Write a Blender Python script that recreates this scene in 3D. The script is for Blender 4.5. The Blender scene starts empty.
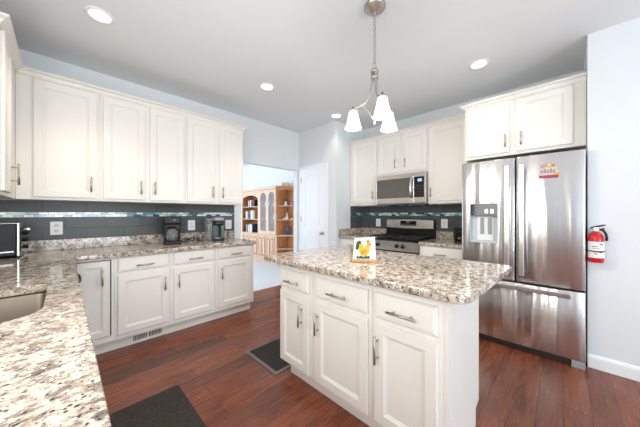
import bpy, bmesh, math, random
from mathutils import Vector, Matrix

random.seed(7)
SC = bpy.context.scene
COL = SC.collection
R = math.radians

# ------------------------------------------------------------------ camera, world, light, exposure
cam_d = bpy.data.cameras.new('camera')
cam_d.sensor_fit = 'HORIZONTAL'; cam_d.sensor_width = 36.0; cam_d.lens = 250.0 / 640.0 * 36.0
cam_d.clip_start = 0.02; cam_d.clip_end = 100
cam = bpy.data.objects.new('camera', cam_d); COL.objects.link(cam)
cam.location = (0, 0, 1.267); cam.rotation_euler = (R(90), 0, R(44.3 - 90))
SC.camera = cam

W = bpy.data.worlds.new('world'); SC.world = W; W.use_nodes = True
wb = W.node_tree.nodes['Background']; wb.inputs[0].default_value = (0.80, 0.90, 1.0, 1); wb.inputs[1].default_value = 1.0

def area(name, loc, direction, sx, sy, power, color, spread=180):
    d = bpy.data.lights.new(name, 'AREA'); d.shape = 'RECTANGLE'; d.size = sx; d.size_y = sy
    d.energy = power; d.color = color; d.spread = R(spread)
    o = bpy.data.objects.new(name, d); COL.objects.link(o); o.location = loc
    o.rotation_euler = Vector(direction).to_track_quat('-Z', 'Y').to_euler()
    return o
DAY = (0.90, 0.955, 1.0)
# area lamps for unseen windows, tilted up to brighten the ceiling
area('daylight_patio_door', (0.55, -3.9, 1.15), (0, 1, 0.8), 2.0, 2.0, 200, (0.87, 0.94, 1.0))
area('daylight_sink_window', (-0.62, 0.75, 1.65), (1, 0.1, 0.2), 1.4, 0.95, 44, (1.0, 0.965, 0.91))
area('daylight_side_window', (-0.62, -2.2, 1.4), (1, 0.2, 0.6), 1.9, 1.5, 10, DAY)
area('daylight_dining_window', (1.0, 8.3, 1.5), (0, -1, 0.1), 2.6, 1.8, 85, DAY)
area('daylight_dining_side', (-0.9, 5.8, 1.5), (1, 0, 0.1), 2.4, 1.8, 72, DAY)

SC.view_settings.view_transform = 'Standard'; SC.view_settings.look = 'None'
SC.view_settings.gamma = 1.0; SC.view_settings.use_curve_mapping = False
SC.view_settings.exposure = -0.47

# ------------------------------------------------------------------ materials
def srgb(r, g, b):
    f = lambda c: (c/255/12.92) if c/255 <= 0.04045 else ((c/255 + 0.055)/1.055)**2.4
    return (f(r), f(g), f(b), 1)

def base_mat(name, col=(0.8, 0.8, 0.8, 1), rough=0.5, metal=0.0, spec=0.5, coat=0.0):
    m = bpy.data.materials.new(name); m.use_nodes = True
    b = m.node_tree.nodes['Principled BSDF']
    b.inputs['Base Color'].default_value = col; b.inputs['Roughness'].default_value = rough
    b.inputs['Metallic'].default_value = metal; b.inputs['Specular IOR Level'].default_value = spec
    b.inputs['Coat Weight'].default_value = coat; b.inputs['Coat Roughness'].default_value = 0.05
    return m, m.node_tree, b

def node(t, kind, **kw):
    n = t.nodes.new(kind)
    for k, v in kw.items(): setattr(n, k, v)
    return n

def ramp(t, fac, stops, interp='LINEAR'):
    n = node(t, 'ShaderNodeValToRGB'); cr = n.color_ramp; cr.interpolation = interp
    while len(cr.elements) < len(stops): cr.elements.new(0.5)
    for e, (p, c) in zip(cr.elements, stops): e.position = p; e.color = c
    t.links.new(fac, n.inputs[0]); return n.outputs[0]

def coords(t, scale=(1, 1, 1), rot=(0, 0, 0), swap=None):
    tc = node(t, 'ShaderNodeTexCoord'); out = tc.outputs['Object']
    if swap:
        s = node(t, 'ShaderNodeSeparateXYZ'); t.links.new(out, s.inputs[0])
        c = node(t, 'ShaderNodeCombineXYZ')
        for i, ax in enumerate(swap): t.links.new(s.outputs[ax], c.inputs[i])
        out = c.outputs[0]
    mp = node(t, 'ShaderNodeMapping'); mp.inputs['Scale'].default_value = scale; mp.inputs['Rotation'].default_value = rot
    t.links.new(out, mp.inputs[0]); return mp.outputs[0]

def noise(t, vec, scale, detail=4, rough=0.5, dist=0):
    n = node(t, 'ShaderNodeTexNoise'); n.inputs['Scale'].default_value = scale; n.inputs['Detail'].default_value = detail
    n.inputs['Roughness'].default_value = rough; n.inputs['Distortion'].default_value = dist
    t.links.new(vec, n.inputs['Vector']); return n.outputs['Fac']

def mix(t, fac, a, b, mode='MIX'):
    n = node(t, 'ShaderNodeMix', data_type='RGBA', blend_type=mode)
    for s, v in ((0, fac), (6, a), (7, b)):
        if hasattr(v, 'links'): t.links.new(v, n.inputs[s])
        else: n.inputs[s].default_value = v
    return n.outputs[2]

def bump(t, b, height, strength=0.1, dist=0.01):
    n = node(t, 'ShaderNodeBump'); n.inputs['Strength'].default_value = strength; n.inputs['Distance'].default_value = dist
    t.links.new(height, n.inputs['Height']); t.links.new(n.outputs[0], b.inputs['Normal'])

def paint(name, col, rough=0.5, amp=0.02, scale=6, spec=0.5):
    m, t, b = base_mat(name, col, rough, spec=spec)
    v = coords(t); n = noise(t, v, scale, 3)
    d = tuple(c*(1-amp*2) for c in col[:3]) + (1,)
    t.links.new(mix(t, n, d, tuple(min(1, c*(1+amp)) for c in col[:3]) + (1,)), b.inputs['Base Color'])
    bump(t, b, noise(t, v, 180, 2), 0.04, 0.002)
    return m

M = {}
M['wall'] = paint('wall_paint', srgb(224, 229, 232), 0.75, 0.01)
M['ceiling'] = paint('ceiling_paint', srgb(231, 234, 237), 0.85, 0.01)
M['trim'] = paint('trim_paint', srgb(238, 242, 246), 0.4, 0.01)
M['cab'] = paint('cabinet_paint', srgb(235, 232, 226), 0.38, 0.01)
M['cabin'] = paint('cabinet_interior', srgb(190, 182, 170), 0.6, 0.02)
M['dark'] = paint('gap_shade_and_dark_parts', srgb(45, 42, 40), 0.6, 0.05)  # serves the painted gap shade and parts that are dark themselves
M['black'] = paint('black_plastic', srgb(24, 25, 27), 0.35, 0.05, 6, 0.3)
M['blackgloss'] = paint('black_glass', srgb(16, 17, 19), 0.06, 0.03)
M['reflectgrey'] = paint('reflection_grey_glass', srgb(78, 75, 72), 0.05, 0.02, 6, 1.0)  # grey base colour stands in for reflections on the microwave window
M['iron'] = paint('cast_iron', srgb(32, 32, 33), 0.55, 0.08, 40)
M['greyplastic'] = paint('grey_plastic', srgb(150, 156, 160), 0.35, 0.03)
M['greenplastic'] = paint('slate_green_plastic', srgb(62, 88, 84), 0.3, 0.03)
M['whiteplastic'] = paint('white_plastic', srgb(240, 242, 242), 0.3, 0.01)
M['red'] = paint('red_enamel', srgb(205, 32, 38), 0.25, 0.02)
M['teal'] = paint('teal_plastic', srgb(90, 190, 190), 0.4, 0.02)
M['grey_rubber'] = paint('grey_rubber_border', srgb(120, 118, 116), 0.7, 0.04, 60)
M['carpet'] = paint('dining_carpet', srgb(228, 230, 234), 0.95, 0.05, 60)
M['oak'] = None

def metal(name, col, rough, streak=0.0, swap=None):
    m, t, b = base_mat(name, col, rough, 1.0)
    if streak:
        v = coords(t, (1, 1, 0.05)); n = noise(t, v, 5.0, 2, 0.4)
        v2 = coords(t, (1, 1, 0.01)); n2 = noise(t, v2, 160, 2, 0.5)
        bump(t, b, n, streak, 0.05)
        mr = node(t, 'ShaderNodeMapRange'); mr.inputs[3].default_value = rough*0.8; mr.inputs[4].default_value = rough*1.25
        t.links.new(n2, mr.inputs[0]); t.links.new(mr.outputs[0], b.inputs['Roughness'])
    else:
        v = coords(t); n = noise(t, v, 90, 2)
        mr = node(t, 'ShaderNodeMapRange'); mr.inputs[3].default_value = rough*0.85; mr.inputs[4].default_value = rough*1.2
        t.links.new(n, mr.inputs[0]); t.links.new(mr.outputs[0], b.inputs['Roughness'])
    return m
M['steel'] = metal('stainless_steel', srgb(222, 221, 220), 0.23, 0.9)
_t = M['steel'].node_tree; _b = _t.nodes['Principled BSDF']
_b.inputs['Anisotropic'].default_value = 0.9; _b.inputs['Anisotropic Rotation'].default_value = 0.25
_g = node(_t, 'ShaderNodeTangent', direction_type='RADIAL', axis='Z'); _t.links.new(_g.outputs[0], _b.inputs['Tangent'])
M['steel_plain'] = metal('stainless_trim', srgb(212, 208, 204), 0.24)
M['nickel'] = metal('brushed_nickel', srgb(184, 178, 170), 0.4)
M['sinksteel'] = metal('sink_steel', srgb(132, 120, 109), 0.42)
M['chrome'] = metal('chrome', srgb(225, 226, 228), 0.1)

def granite():
    m, t, b = base_mat('granite', rough=0.08, spec=0.5)
    v = coords(t, (1.0, 1.35, 1.0), (0, 0, R(-20)))
    u = coords(t)
    cloud = noise(t, v, 7, 3, 0.5)
    c = ramp(t, noise(t, v, 28, 6, 0.72), [(0.38, srgb(100, 92, 87)), (0.46, srgb(148, 136, 126)), (0.53, srgb(202, 191, 178)), (0.68, srgb(232, 223, 211))])
    c = mix(t, ramp(t, cloud, [(0.40, (0, 0, 0, 1)), (0.62, (1, 1, 1, 1))]), c, mix(t, 0.22, c, srgb(200, 176, 150)))
    c2 = ramp(t, noise(t, v, 85, 4, 0.65), [(0.35, (1, 1, 1, 1)), (0.42, (0, 0, 0, 1))])
    c = mix(t, c2, c, srgb(92, 80, 74))
    vo = node(t, 'ShaderNodeTexVoronoi'); vo.inputs['Scale'].default_value = 120
    wn = node(t, 'ShaderNodeTexNoise'); wn.inputs['Scale'].default_value = 60; t.links.new(u, wn.inputs['Vector'])
    t.links.new(mix(t, 0.012, u, wn.outputs['Color'], 'ADD'), vo.inputs['Vector'])
    sep = node(t, 'ShaderNodeSeparateColor'); t.links.new(vo.outputs['Color'], sep.inputs[0])
    fl = ramp(t, sep.outputs[0], [(0.0, (0, 0, 0, 1)), (0.89, (1, 1, 1, 1))], 'CONSTANT')
    ds = ramp(t, vo.outputs['Distance'], [(0.35, (1, 1, 1, 1)), (0.55, (0, 0, 0, 1))])
    k = mix(t, 1.0, fl, ds, 'MULTIPLY')
    c = mix(t, k, c, srgb(48, 45, 46))
    fw = ramp(t, sep.outputs[1], [(0.0, (0, 0, 0, 1)), (0.88, (1, 1, 1, 1))], 'CONSTANT')
    c = mix(t, mix(t, 1.0, fw, ds, 'MULTIPLY'), c, srgb(236, 231, 222))
    t.links.new(c, b.inputs['Base Color'])
    return m
M['granite'] = granite()

def wood_floor():
    m, t, b = base_mat('cherry_plank_floor', rough=0.22, spec=0.4)
    v = coords(t)
    br = node(t, 'ShaderNodeTexBrick', offset=0.37, offset_frequency=2)
    br.inputs['Scale'].default_value = 1; br.inputs['Brick Width'].default_value = 1.15; br.inputs['Row Height'].default_value = 0.127
    br.inputs['Mortar Size'].default_value = 0.0011; br.inputs['Color1'].default_value = (0, 0, 0, 1); br.inputs['Color2'].default_value = (1, 1, 1, 1)
    br.inputs['Mortar'].default_value = (0.5, 0.5, 0.5, 1); br.inputs['Mortar Smooth'].default_value = 0.1
    t.links.new(v, br.inputs['Vector'])
    c = ramp(t, br.outputs['Color'], [(0.0, srgb(92, 56, 44)), (0.08, srgb(122, 71, 53)), (0.55, srgb(142, 80, 55)), (1.0, srgb(124, 70, 50))])
    g = noise(t, coords(t, (0.9, 14, 1)), 5.5, 6, 0.65, 0.6)
    c = mix(t, 0.75, c, ramp(t, g, [(0.3, (0.42, 0.38, 0.36, 1)), (0.5, (1, 1, 1, 1)), (0.75, (1.0, 1.0, 1.0, 1))]), 'MULTIPLY')
    g2 = noise(t, coords(t, (1, 4, 1)), 2.4, 4, 0.6, 1.2)
    c = mix(t, 0.65, c, ramp(t, g2, [(0.32, (0.45, 0.40, 0.38, 1)), (0.5, (1, 1, 1, 1))]), 'MULTIPLY')
    c = mix(t, br.outputs['Fac'], c, srgb(52, 30, 26))
    t.links.new(c, b.inputs['Base Color'])
    mr = node(t, 'ShaderNodeMapRange'); mr.inputs[3].default_value = 0.16; mr.inputs[4].default_value = 0.34
    t.links.new(g, mr.inputs[0]); t.links.new(mr.outputs[0], b.inputs['Roughness'])
    inv = node(t, 'ShaderNodeMath', operation='MULTIPLY_ADD'); inv.inputs[1].default_value = -1.0
    t.links.new(br.outputs['Fac'], inv.inputs[0]); t.links.new(g, inv.inputs[2])
    bump(t, b, inv.outputs[0], 0.18, 0.003)
    return m
M['floor'] = wood_floor()

def tile(name, swap):
    m, t, b = base_mat(name, rough=0.22, spec=0.15)
    v = coords(t, swap=swap)
    br = node(t, 'ShaderNodeTexBrick', offset=0.5)
    br.inputs['Scale'].default_value = 1; br.inputs['Brick Width'].default_value = 0.305; br.inputs['Row Height'].default_value = 0.108
    br.inputs['Mortar Size'].default_value = 0.0018; br.inputs['Color1'].default_value = srgb(84, 88, 88); br.inputs['Color2'].default_value = srgb(100, 103, 102)
    br.inputs['Mortar'].default_value = srgb(62, 64, 64)
    t.links.new(v, br.inputs['Vector']); t.links.new(br.outputs['Color'], b.inputs['Base Color'])
    inv = node(t, 'ShaderNodeMath', operation='SUBTRACT'); inv.inputs[0].default_value = 1.0
    t.links.new(br.outputs['Fac'], inv.inputs[1]); bump(t, b, inv.outputs[0], 0.5, 0.002)
    return m
M['tile'] = tile('grey_glass_tile', (0, 2, 1)); 

def mosaic():
    m, t, b = base_mat('teal_glass_mosaic', rough=0.08, spec=0.7)
    v = coords(t, swap=(0, 2, 1))
    br = node(t, 'ShaderNodeTexBrick', offset=0.4)
    br.inputs['Scale'].default_value = 1; br.inputs['Brick Width'].default_value = 0.062; br.inputs['Row Height'].default_value = 0.0235
    br.inputs['Mortar Size'].default_value = 0.0018; br.inputs['Color1'].default_value = (0, 0, 0, 1); br.inputs['Color2'].default_value = (1, 1, 1, 1)
    t.links.new(v, br.inputs['Vector'])
    c = ramp(t, br.outputs['Color'], [(0.0, srgb(40, 84, 98)), (0.2, srgb(92, 148, 164)), (0.42, srgb(168, 204, 210)), (0.6, srgb(226, 238, 240))], 'CONSTANT')
    c = mix(t, br.outputs['Fac'], c, srgb(96, 104, 106))
    t.links.new(c, b.inputs['Base Color'])
    return m
M['mosaic'] = mosaic()

def oak(name, a, c_):
    m, t, b = base_mat(name, rough=0.4)
    g = noise(t, coords(t, (8, 8, 0.7)), 4, 5, 0.6, 0.5)
    t.links.new(ramp(t, g, [(0.3, a), (0.65, c_)]), b.inputs['Base Color'])
    return m
M['oak'] = oak('pale_oak', srgb(214, 176, 148), srgb(234, 204, 180))
M['oakin'] = oak('warm_oak_interior', srgb(176, 112, 66), srgb(206, 146, 96))
M['oakshade'] = oak('shaded_oak_molding', srgb(146, 98, 66), srgb(178, 126, 88))  # darker oak tone, paints shade into the hutch door grooves
M['lightwood'] = oak('light_pine', srgb(186, 136, 88), srgb(212, 166, 114))

def mat_fibre():
    m, t, b = base_mat('charcoal_ribbed_mat', rough=0.95, spec=0.2)
    g = noise(t, coords(t, (1, 5, 1)), 60, 3, 0.7)
    t.links.new(ramp(t, g, [(0.35, srgb(34, 31, 30)), (0.7, srgb(84, 78, 74))]), b.inputs['Base Color'])
    bump(t, b, g, 0.6, 0.004)
    return m
M['matfibre'] = mat_fibre()

def emit(name, col, s):
    m, t, b = base_mat(name, col, 0.3)
    b.inputs['Emission Color'].default_value = col; b.inputs['Emission Strength'].default_value = s
    return m
M['lens'] = emit('lit_lamp_lens', (1, 0.95, 0.88, 1), 9)
M['shade'] = emit('lit_frosted_glass', (1, 0.96, 0.90, 1), 1.6)
M['display'] = emit('lit_display', srgb(150, 190, 225), 0.7)
M['led'] = emit('lit_dispenser_lamp', (0.75, 0.95, 1, 1), 1.5)

def glass(name, col=(0.9, 0.95, 1, 1), alpha=0.25):
    m, t, b = base_mat(name, col, 0.03)
    tr = node(t, 'ShaderNodeBsdfTransparent'); mx = node(t, 'ShaderNodeMixShader'); mx.inputs[0].default_value = alpha
    t.links.new(tr.outputs[0], mx.inputs[1]); t.links.new(b.outputs[0], mx.inputs[2])
    t.links.new(mx.outputs[0], t.nodes['Material Output'].inputs['Surface'])
    return m
M['glass'] = glass('clear_glass', srgb(200, 215, 230), 0.16)
M['bulbglass'] = glass('carafe_glass', srgb(190, 196, 198), 0.22)

_flat = {}
def flat(r, g, b, rough=0.45):
    k = (r, g, b, rough)
    if k not in _flat: _flat[k] = paint('paint_%02x%02x%02x' % (r, g, b), srgb(r, g, b), rough, 0.03, 20)
    return _flat[k]

# ------------------------------------------------------------------ mesh helpers
class MB:
    def __init__(s): s.bm = bmesh.new()
    def box(s, x0, x1, y0, y1, z0, z1, bev=0.0, seg=2):
        r = bmesh.ops.create_cube(s.bm, size=1)['verts']
        bmesh.ops.scale(s.bm, vec=(abs(x1-x0), abs(y1-y0), abs(z1-z0)), verts=r)
        bmesh.ops.translate(s.bm, vec=((x0+x1)/2, (y0+y1)/2, (z0+z1)/2), verts=r)
        if bev > 0:
            es = {e for v in r for e in v.link_edges}
            bmesh.ops.bevel(s.bm, geom=list(es), offset=bev, segments=seg, profile=0.5, affect='EDGES')
        return s
    def cyl(s, p0, p1, r0, r1=None, n=16, cap=True):
        p0, p1 = Vector(p0), Vector(p1); r1 = r0 if r1 is None else r1
        d = p1 - p0; q = d.to_track_quat('Z', 'Y')
        a = []; b = []
        for i in range(n):
            th = 2*math.pi*i/n; u = q @ Vector((math.cos(th), math.sin(th), 0))
            a.append(s.bm.verts.new(p0 + u*r0)); b.append(s.bm.verts.new(p1 + u*r1))
        for i in range(n):
            j = (i+1) % n; f = s.bm.faces.new((a[i], a[j], b[j], b[i])); f.smooth = True
        if cap: s.bm.faces.new(a[::-1]); s.bm.faces.new(b)
        return s
    def tube(s, pts, r, n=8, closed=False):
        pts = [Vector(p) for p in pts]; rings = []; N = len(pts)
        rr = r if isinstance(r, (list, tuple)) else [r]*N
        prev = None
        for i, p in enumerate(pts):
            if closed: d = pts[(i+1) % N] - pts[i-1]
            else: d = pts[min(i+1, N-1)] - pts[max(i-1, 0)]
            d.normalize()
            if prev is None:
                up = Vector((0, 0, 1)) if abs(d.z) < 0.9 else Vector((1, 0, 0))
                x = d.cross(up).normalized()
            else:
                x = (prev - d*prev.dot(d)).normalized()
            prev = x; y = d.cross(x)
            rings.append([s.bm.verts.new(p + (x*math.cos(2*math.pi*k/n) + y*math.sin(2*math.pi*k/n))*rr[i]) for k in range(n)])
        for i in range(N if closed else N-1):
            A, B = rings[i], rings[(i+1) % N]
            for k in range(n):
                f = s.bm.faces.new((A[k], A[(k+1) % n], B[(k+1) % n], B[k])); f.smooth = True
        if not closed: s.bm.faces.new(rings[0][::-1]); s.bm.faces.new(rings[-1])
        return s
    def lathe(s, prof, c=(0, 0, 0), n=24, sx=1, sy=1, cap0=True, cap1=True):
        rings = []
        for r, z in prof:
            rings.append([s.bm.verts.new((c[0]+sx*r*math.cos(2*math.pi*k/n), c[1]+sy*r*math.sin(2*math.pi*k/n), c[2]+z)) for k in range(n)])
        for A, B in zip(rings, rings[1:]):
            for k in range(n):
                f = s.bm.faces.new((A[k], A[(k+1) % n], B[(k+1) % n], B[k])); f.smooth = True
        if cap0: s.bm.faces.new(rings[0][::-1])
        if cap1: s.bm.faces.new(rings[-1])
        return s
    def prism(s, poly, axis, a, b, bev=0.0):
        """poly of (u,v); axis 'x','y','z' is the extrusion axis from a to b"""
        def P(u, v, w): return {'x': (w, u, v), 'y': (u, w, v), 'z': (u, v, w)}[axis]
        A = [s.bm.verts.new(P(u, v, a)) for u, v in poly]; B = [s.bm.verts.new(P(u, v, b)) for u, v in poly]
        fs = [s.bm.faces.new(A[::-1]), s.bm.faces.new(B)]
        n = len(poly)
        for i in range(n): fs.append(s.bm.faces.new((A[i], A[(i+1) % n], B[(i+1) % n], B[i])))
        if bev:
            es = {e for f in fs[:2] for e in f.edges}
            bmesh.ops.bevel(s.bm, geom=list(es), offset=bev, segments=2, profile=0.5, affect='EDGES')
        return s
    def grid(s, rows, smooth=True, closed=False):
        V = [[s.bm.verts.new(p) for p in row] for row in rows]
        for A, B in zip(V, V[1:]):
            n = len(A)
            for k in range(n if closed else n-1):
                f = s.bm.faces.new((A[k], A[(k+1) % n], B[(k+1) % n], B[k])); f.smooth = smooth
        return V
    def panel_front(s, x0, x1, z0, z1, yb, yf, stile, step=0.012, depth=0.009, bev=0.003):
        """door or drawer face in the xz plane, front at yf (<yb), framed recessed panel"""
        def ring(i, y): return [(x0+i, y, z0+i), (x1-i, y, z0+i), (x1-i, y, z1-i), (x0+i, y, z1-i)]
        rs = [ring(0, yb), ring(0, yf+bev), ring(bev, yf), ring(stile, yf), ring(stile+step*0.35, yf+depth*0.55), ring(stile+step*0.6, yf+depth*0.55), ring(stile+step, yf+depth)]
        V = s.grid(rs, False, True); s.bm.faces.new(V[-1]); s.bm.faces.new(V[0][::-1])
        return s
    def build(s, name, mat, parent=None, smooth=None):
        bmesh.ops.recalc_face_normals(s.bm, faces=s.bm.faces)
        me = bpy.data.meshes.new(name); s.bm.to_mesh(me); s.bm.free()
        me.materials.append(mat)
        o = bpy.data.objects.new(name, me); COL.objects.link(o)
        if parent: o.parent = parent
        return o

def tag(o, label=None, cat=None, group=None, kind=None):
    if label: o['label'] = label
    if cat: o['category'] = cat
    if group: o['group'] = group
    if kind: o['kind'] = kind
    return o
def thing(name, label, cat, loc=(0, 0, 0), rz=0, group=None):
    o = bpy.data.objects.new(name, None); COL.objects.link(o); o.empty_display_size = 0.05
    o.location = loc; o.rotation_euler = (0, 0, rz)
    return tag(o, label, cat, group)
def struct(name, mb, mat, parent=None):
    o = mb.build(name, mat, parent); o['kind'] = 'structure'; return o
def place(o, loc, rz=0): o.location = loc; o.rotation_euler = (0, 0, rz); return o
def copy_tree(o, parent=None):
    c = o.copy(); COL.objects.link(c)
    if parent: c.parent = parent
    for ch in [x for x in bpy.data.objects if x.parent == o]: copy_tree(ch, c)
    return c

def rounded(pts, rad, n=6):
    """polygon with rounded corners; rad a number or list"""
    out = []; N = len(pts)
    for i in range(N):
        r = rad[i] if isinstance(rad, (list, tuple)) else rad
        p = Vector(pts[i]); a = (Vector(pts[i-1])-p); b = (Vector(pts[(i+1) % N])-p)
        if r <= 0: out.append((p.x, p.y)); continue
        a.normalize(); b.normalize()
        ang = a.angle(b); tl = r/math.tan(ang/2)
        s, e = p+a*tl, p+b*tl
        cdir = (a+b).normalized(); c = p + cdir*(r/math.sin(ang/2))
        a0 = math.atan2(s.y-c.y, s.x-c.x); a1 = math.atan2(e.y-c.y, e.x-c.x)
        d = (a1-a0+math.pi) % (2*math.pi) - math.pi
        for k in range(n+1):
            th = a0+d*k/n; out.append((c.x+r*math.cos(th), c.y+r*math.sin(th)))
    return out

def slab(name, outlines, z0, z1, mat, bev=0.004):
    """flat slab with optional holes and eased edges, made as a filled curve turned into a mesh"""
    cu = bpy.data.curves.new(name, 'CURVE'); cu.dimensions = '2D'; cu.fill_mode = 'BOTH'
    for ol in outlines:
        sp = cu.splines.new('POLY'); sp.points.add(len(ol)-1)
        for p, (x, y) in zip(sp.points, ol): p.co = (x, y, 0, 1)
        sp.use_cyclic_u = True
    cu.extrude = (z1-z0)/2 - bev; cu.bevel_depth = bev; cu.bevel_resolution = 2; cu.offset = -bev
    tmp = bpy.data.objects.new('tmp', cu); COL.objects.link(tmp)
    bpy.context.view_layer.update()
    me = bpy.data.meshes.new_from_object(tmp.evaluated_get(bpy.context.evaluated_depsgraph_get()))
    bpy.data.objects.remove(tmp); bpy.data.curves.remove(cu)
    me.name = name; me.materials.clear(); me.materials.append(mat)
    for v in me.vertices: v.co.z += (z0+z1)/2
    o = bpy.data.objects.new(name, me); COL.objects.link(o); return o

# ------------------------------------------------------------------ room shell
H = 2.75
XB, XP, YA, YR = 3.732, 3.033, 3.504, 2.597
XC = -0.61
YW = -0.140
struct('floor', MB().box(-0.75, 3.9, -4.2, 3.60, -0.1, 0), M['floor'])
struct('floor_dining', MB().box(-1.2, 4.1, 3.602, 8.5, -0.1, 0.004), M['carpet'])
struct('ceiling', MB().box(-0.75, 3.9, -4.2, 3.604, H, H+0.1), M['ceiling'])
struct('ceiling_dining', MB().box(-1.2, 4.1, 3.606, 8.5, H, H+0.1), M['trim'])
struct('wall_back', MB().box(XC-0.1, 1.876, YA, YA+0.1, 0, H).box(1.876, 2.988, YA, YA+0.1, 2.055, H).box(2.988, XP+0.1, YA, YA+0.1, 0, H), M['wall'])
struct('wall_pantry', MB().box(XP, XP+0.1, YR, YA-0.001, 0, H).box(XP+0.1, XB, YR, YR+0.1, 0, H), M['wall'])
struct('wall_range', MB().box(XB, XB+0.1, YW-0.1, YR+0.1, 0, H), M['wall'])
struct('wall_right', MB().box(XP, XP+0.1, -4.1, YW, 0, H).box(XP+0.1, XB, YW-0.1, YW, 0, H), M['wall'])
# left wall with a window over the sink and one further back
struct('wall_left', MB().box(XC-0.1, XC, -4.1, -3.2, 0, H).box(XC-0.1, XC, -1.2, 0.0, 0, H).box(XC-0.1, XC, 1.5, YA, 0, H)
       .box(XC-0.1, XC, -3.2, -1.2, 0, 0.6).box(XC-0.1, XC, -3.2, -1.2, 2.2, H).box(XC-0.1, XC, 0.0, 1.5, 0, 1.15).box(XC-0.1, XC, 0.0, 1.5, 2.15, H), M['wall'])
struct('wall_front', MB().box(XC-0.1, -0.5, -4.1, -4.0, 0, H).box(1.6, XP+0.1, -4.1, -4.0, 0, H).box(-0.5, 1.6, -4.1, -4.0, 2.25, H), M['wall'])
struct('wall_dining_right', MB().box(3.965, 4.065, 3.62, 8.4, 0, H), M['trim'])
struct('wall_dining_back', MB().box(-1.1, 4.065, 8.4, 8.5, 0, H), M['trim'])
struct('wall_dining_left', MB().box(-1.1, -1.0, 3.62, 8.4, 0, H), M['trim'])
struct('wall_dining_front', MB().box(3.14, 3.96, YA, YA+0.1, 0, H).box(-1.0, XC-0.11, YA, YA+0.1, 0, H), M['trim'])
def bb(name, ax, a, b, c, sgn):
    pr = [(0, 0.002), (0.014, 0.002), (0.014, 0.085), (0.009, 0.10), (0.004, 0.105), (0, 0.112)]
    mb = MB()
    if ax == 'y': mb.prism([(c+sgn*u, v) for u, v in pr], 'y', a, b)
    else: mb.prism([(c+sgn*u, v) for u, v in pr], 'x', a, b)
    struct(name, mb, M['trim'])
bb('baseboard_right', 'y', -4.0, YW, XP, -1)
bb('baseboard_pantry', 'y', YR, 2.76, XP, -1)
# sink and side windows: plain frames around the openings
for i, (y0, y1, z0, z1) in enumerate(((0.0, 1.5, 1.15, 2.15), (-3.2, -1.2, 0.6, 2.2))):
    f = MB()
    for a in ((y0, y0+0.05, z0, z1), (y1-0.05, y1, z0, z1), (y0+0.05, y1-0.05, z0, z0+0.05), (y0+0.05, y1-0.05, z1-0.05, z1), (y0+0.05, y1-0.05, (z0+z1)/2-0.02, (z0+z1)/2+0.02)):
        f.box(XC-0.09, XC-0.04, *a)
    w = struct('window_%d' % (i+1), f, M['trim'])
    MB().box(XC-0.07, XC-0.064, y0+0.05, y1-0.05, z0+0.05, z1-0.05).build('pane', M['glass'], w)
f = MB()
for a in ((-0.5, -0.44, 0, 2.25), (1.54, 1.6, 0, 2.25), (0.52, 0.58, 0, 2.19), (-0.44, 1.54, 2.19, 2.25)): f.box(a[0], a[1], -4.07, -4.02, a[2], a[3])
w = struct('door_2', f, M['trim']); MB().box(-0.44, 1.54, -4.05, -4.044, 0.05, 2.19).build('pane', M['glass'], w)

# pantry door and casing
dY0, dY1, dz = 2.826, 3.434, 2.045
cs = MB()
prof = [(0, 0), (0.058, 0), (0.058, 0.012), (0.05, 0.018), (0.012, 0.016), (0.006, 0.010), (0, 0.010)]
def cas(y0, y1, z0, z1): cs.box(XP-0.017, XP-0.001, y0, y1, z0, z1, 0.004)
cas(dY0-0.062, dY0-0.003, 0.001, dz+0.07); cas(dY1+0.003, dY1+0.062, 0.001, dz+0.07); cas(dY0-0.003, dY1+0.003, dz+0.004, dz+0.07)
struct('trim_1', cs, M['trim'])
dr = thing('door_1', 'closed white panel pantry door beside the dining opening', 'door', (XP-0.001, (dY0+dY1)/2, 0.008), R(-90)); dr['kind'] = 'structure'
w2 = (dY1-dY0)/2
s = MB(); s.box(-w2, w2, -0.004, 0, 0, dz)
def frame_door(mb, x0, x1, z0, z1): mb.panel_front(x0, x1, z0, z1, -0.004, -0.010, 0.006, 0.02, -0.0, 0.001)
for (x0, x1, z0, z1) in ((-w2, -w2+0.11, 0, dz), (w2-0.11, w2, 0, dz), (-w2+0.11, w2-0.11, 0, 0.22), (-w2+0.11, w2-0.11, 0.86, 1.02), (-w2+0.11, w2-0.11, dz-0.12, dz)):
    s.box(x0, x1, -0.012, -0.003, z0, z1)
for (z0, z1) in ((0.22, 0.86), (1.02, dz-0.12)):
    s.box(-w2+0.15, w2-0.15, -0.010, -0.003, z0+0.04, z1-0.04, 0.005)
s.build('slab', M['trim'], dr)
k = MB().cyl((w2-0.06, -0.012, 0.93), (w2-0.06, -0.02, 0.93), 0.032).cyl((w2-0.06, -0.02, 0.93), (w2-0.06, -0.05, 0.93), 0.011)
k.cyl((w2-0.06, -0.05, 0.93), (w2-0.06, -0.062, 0.93), 0.016, 0.028).cyl((w2-0.06, -0.062, 0.93), (w2-0.06, -0.078, 0.93), 0.028, 0.018)
k.build('knob', M['nickel'], dr)
for z in (0.25, 1.16, 1.86): MB().box(-w2-0.004, -w2+0.012, -0.020, -0.012, z-0.045, z+0.045).build('hinge', M['nickel'], dr)

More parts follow.
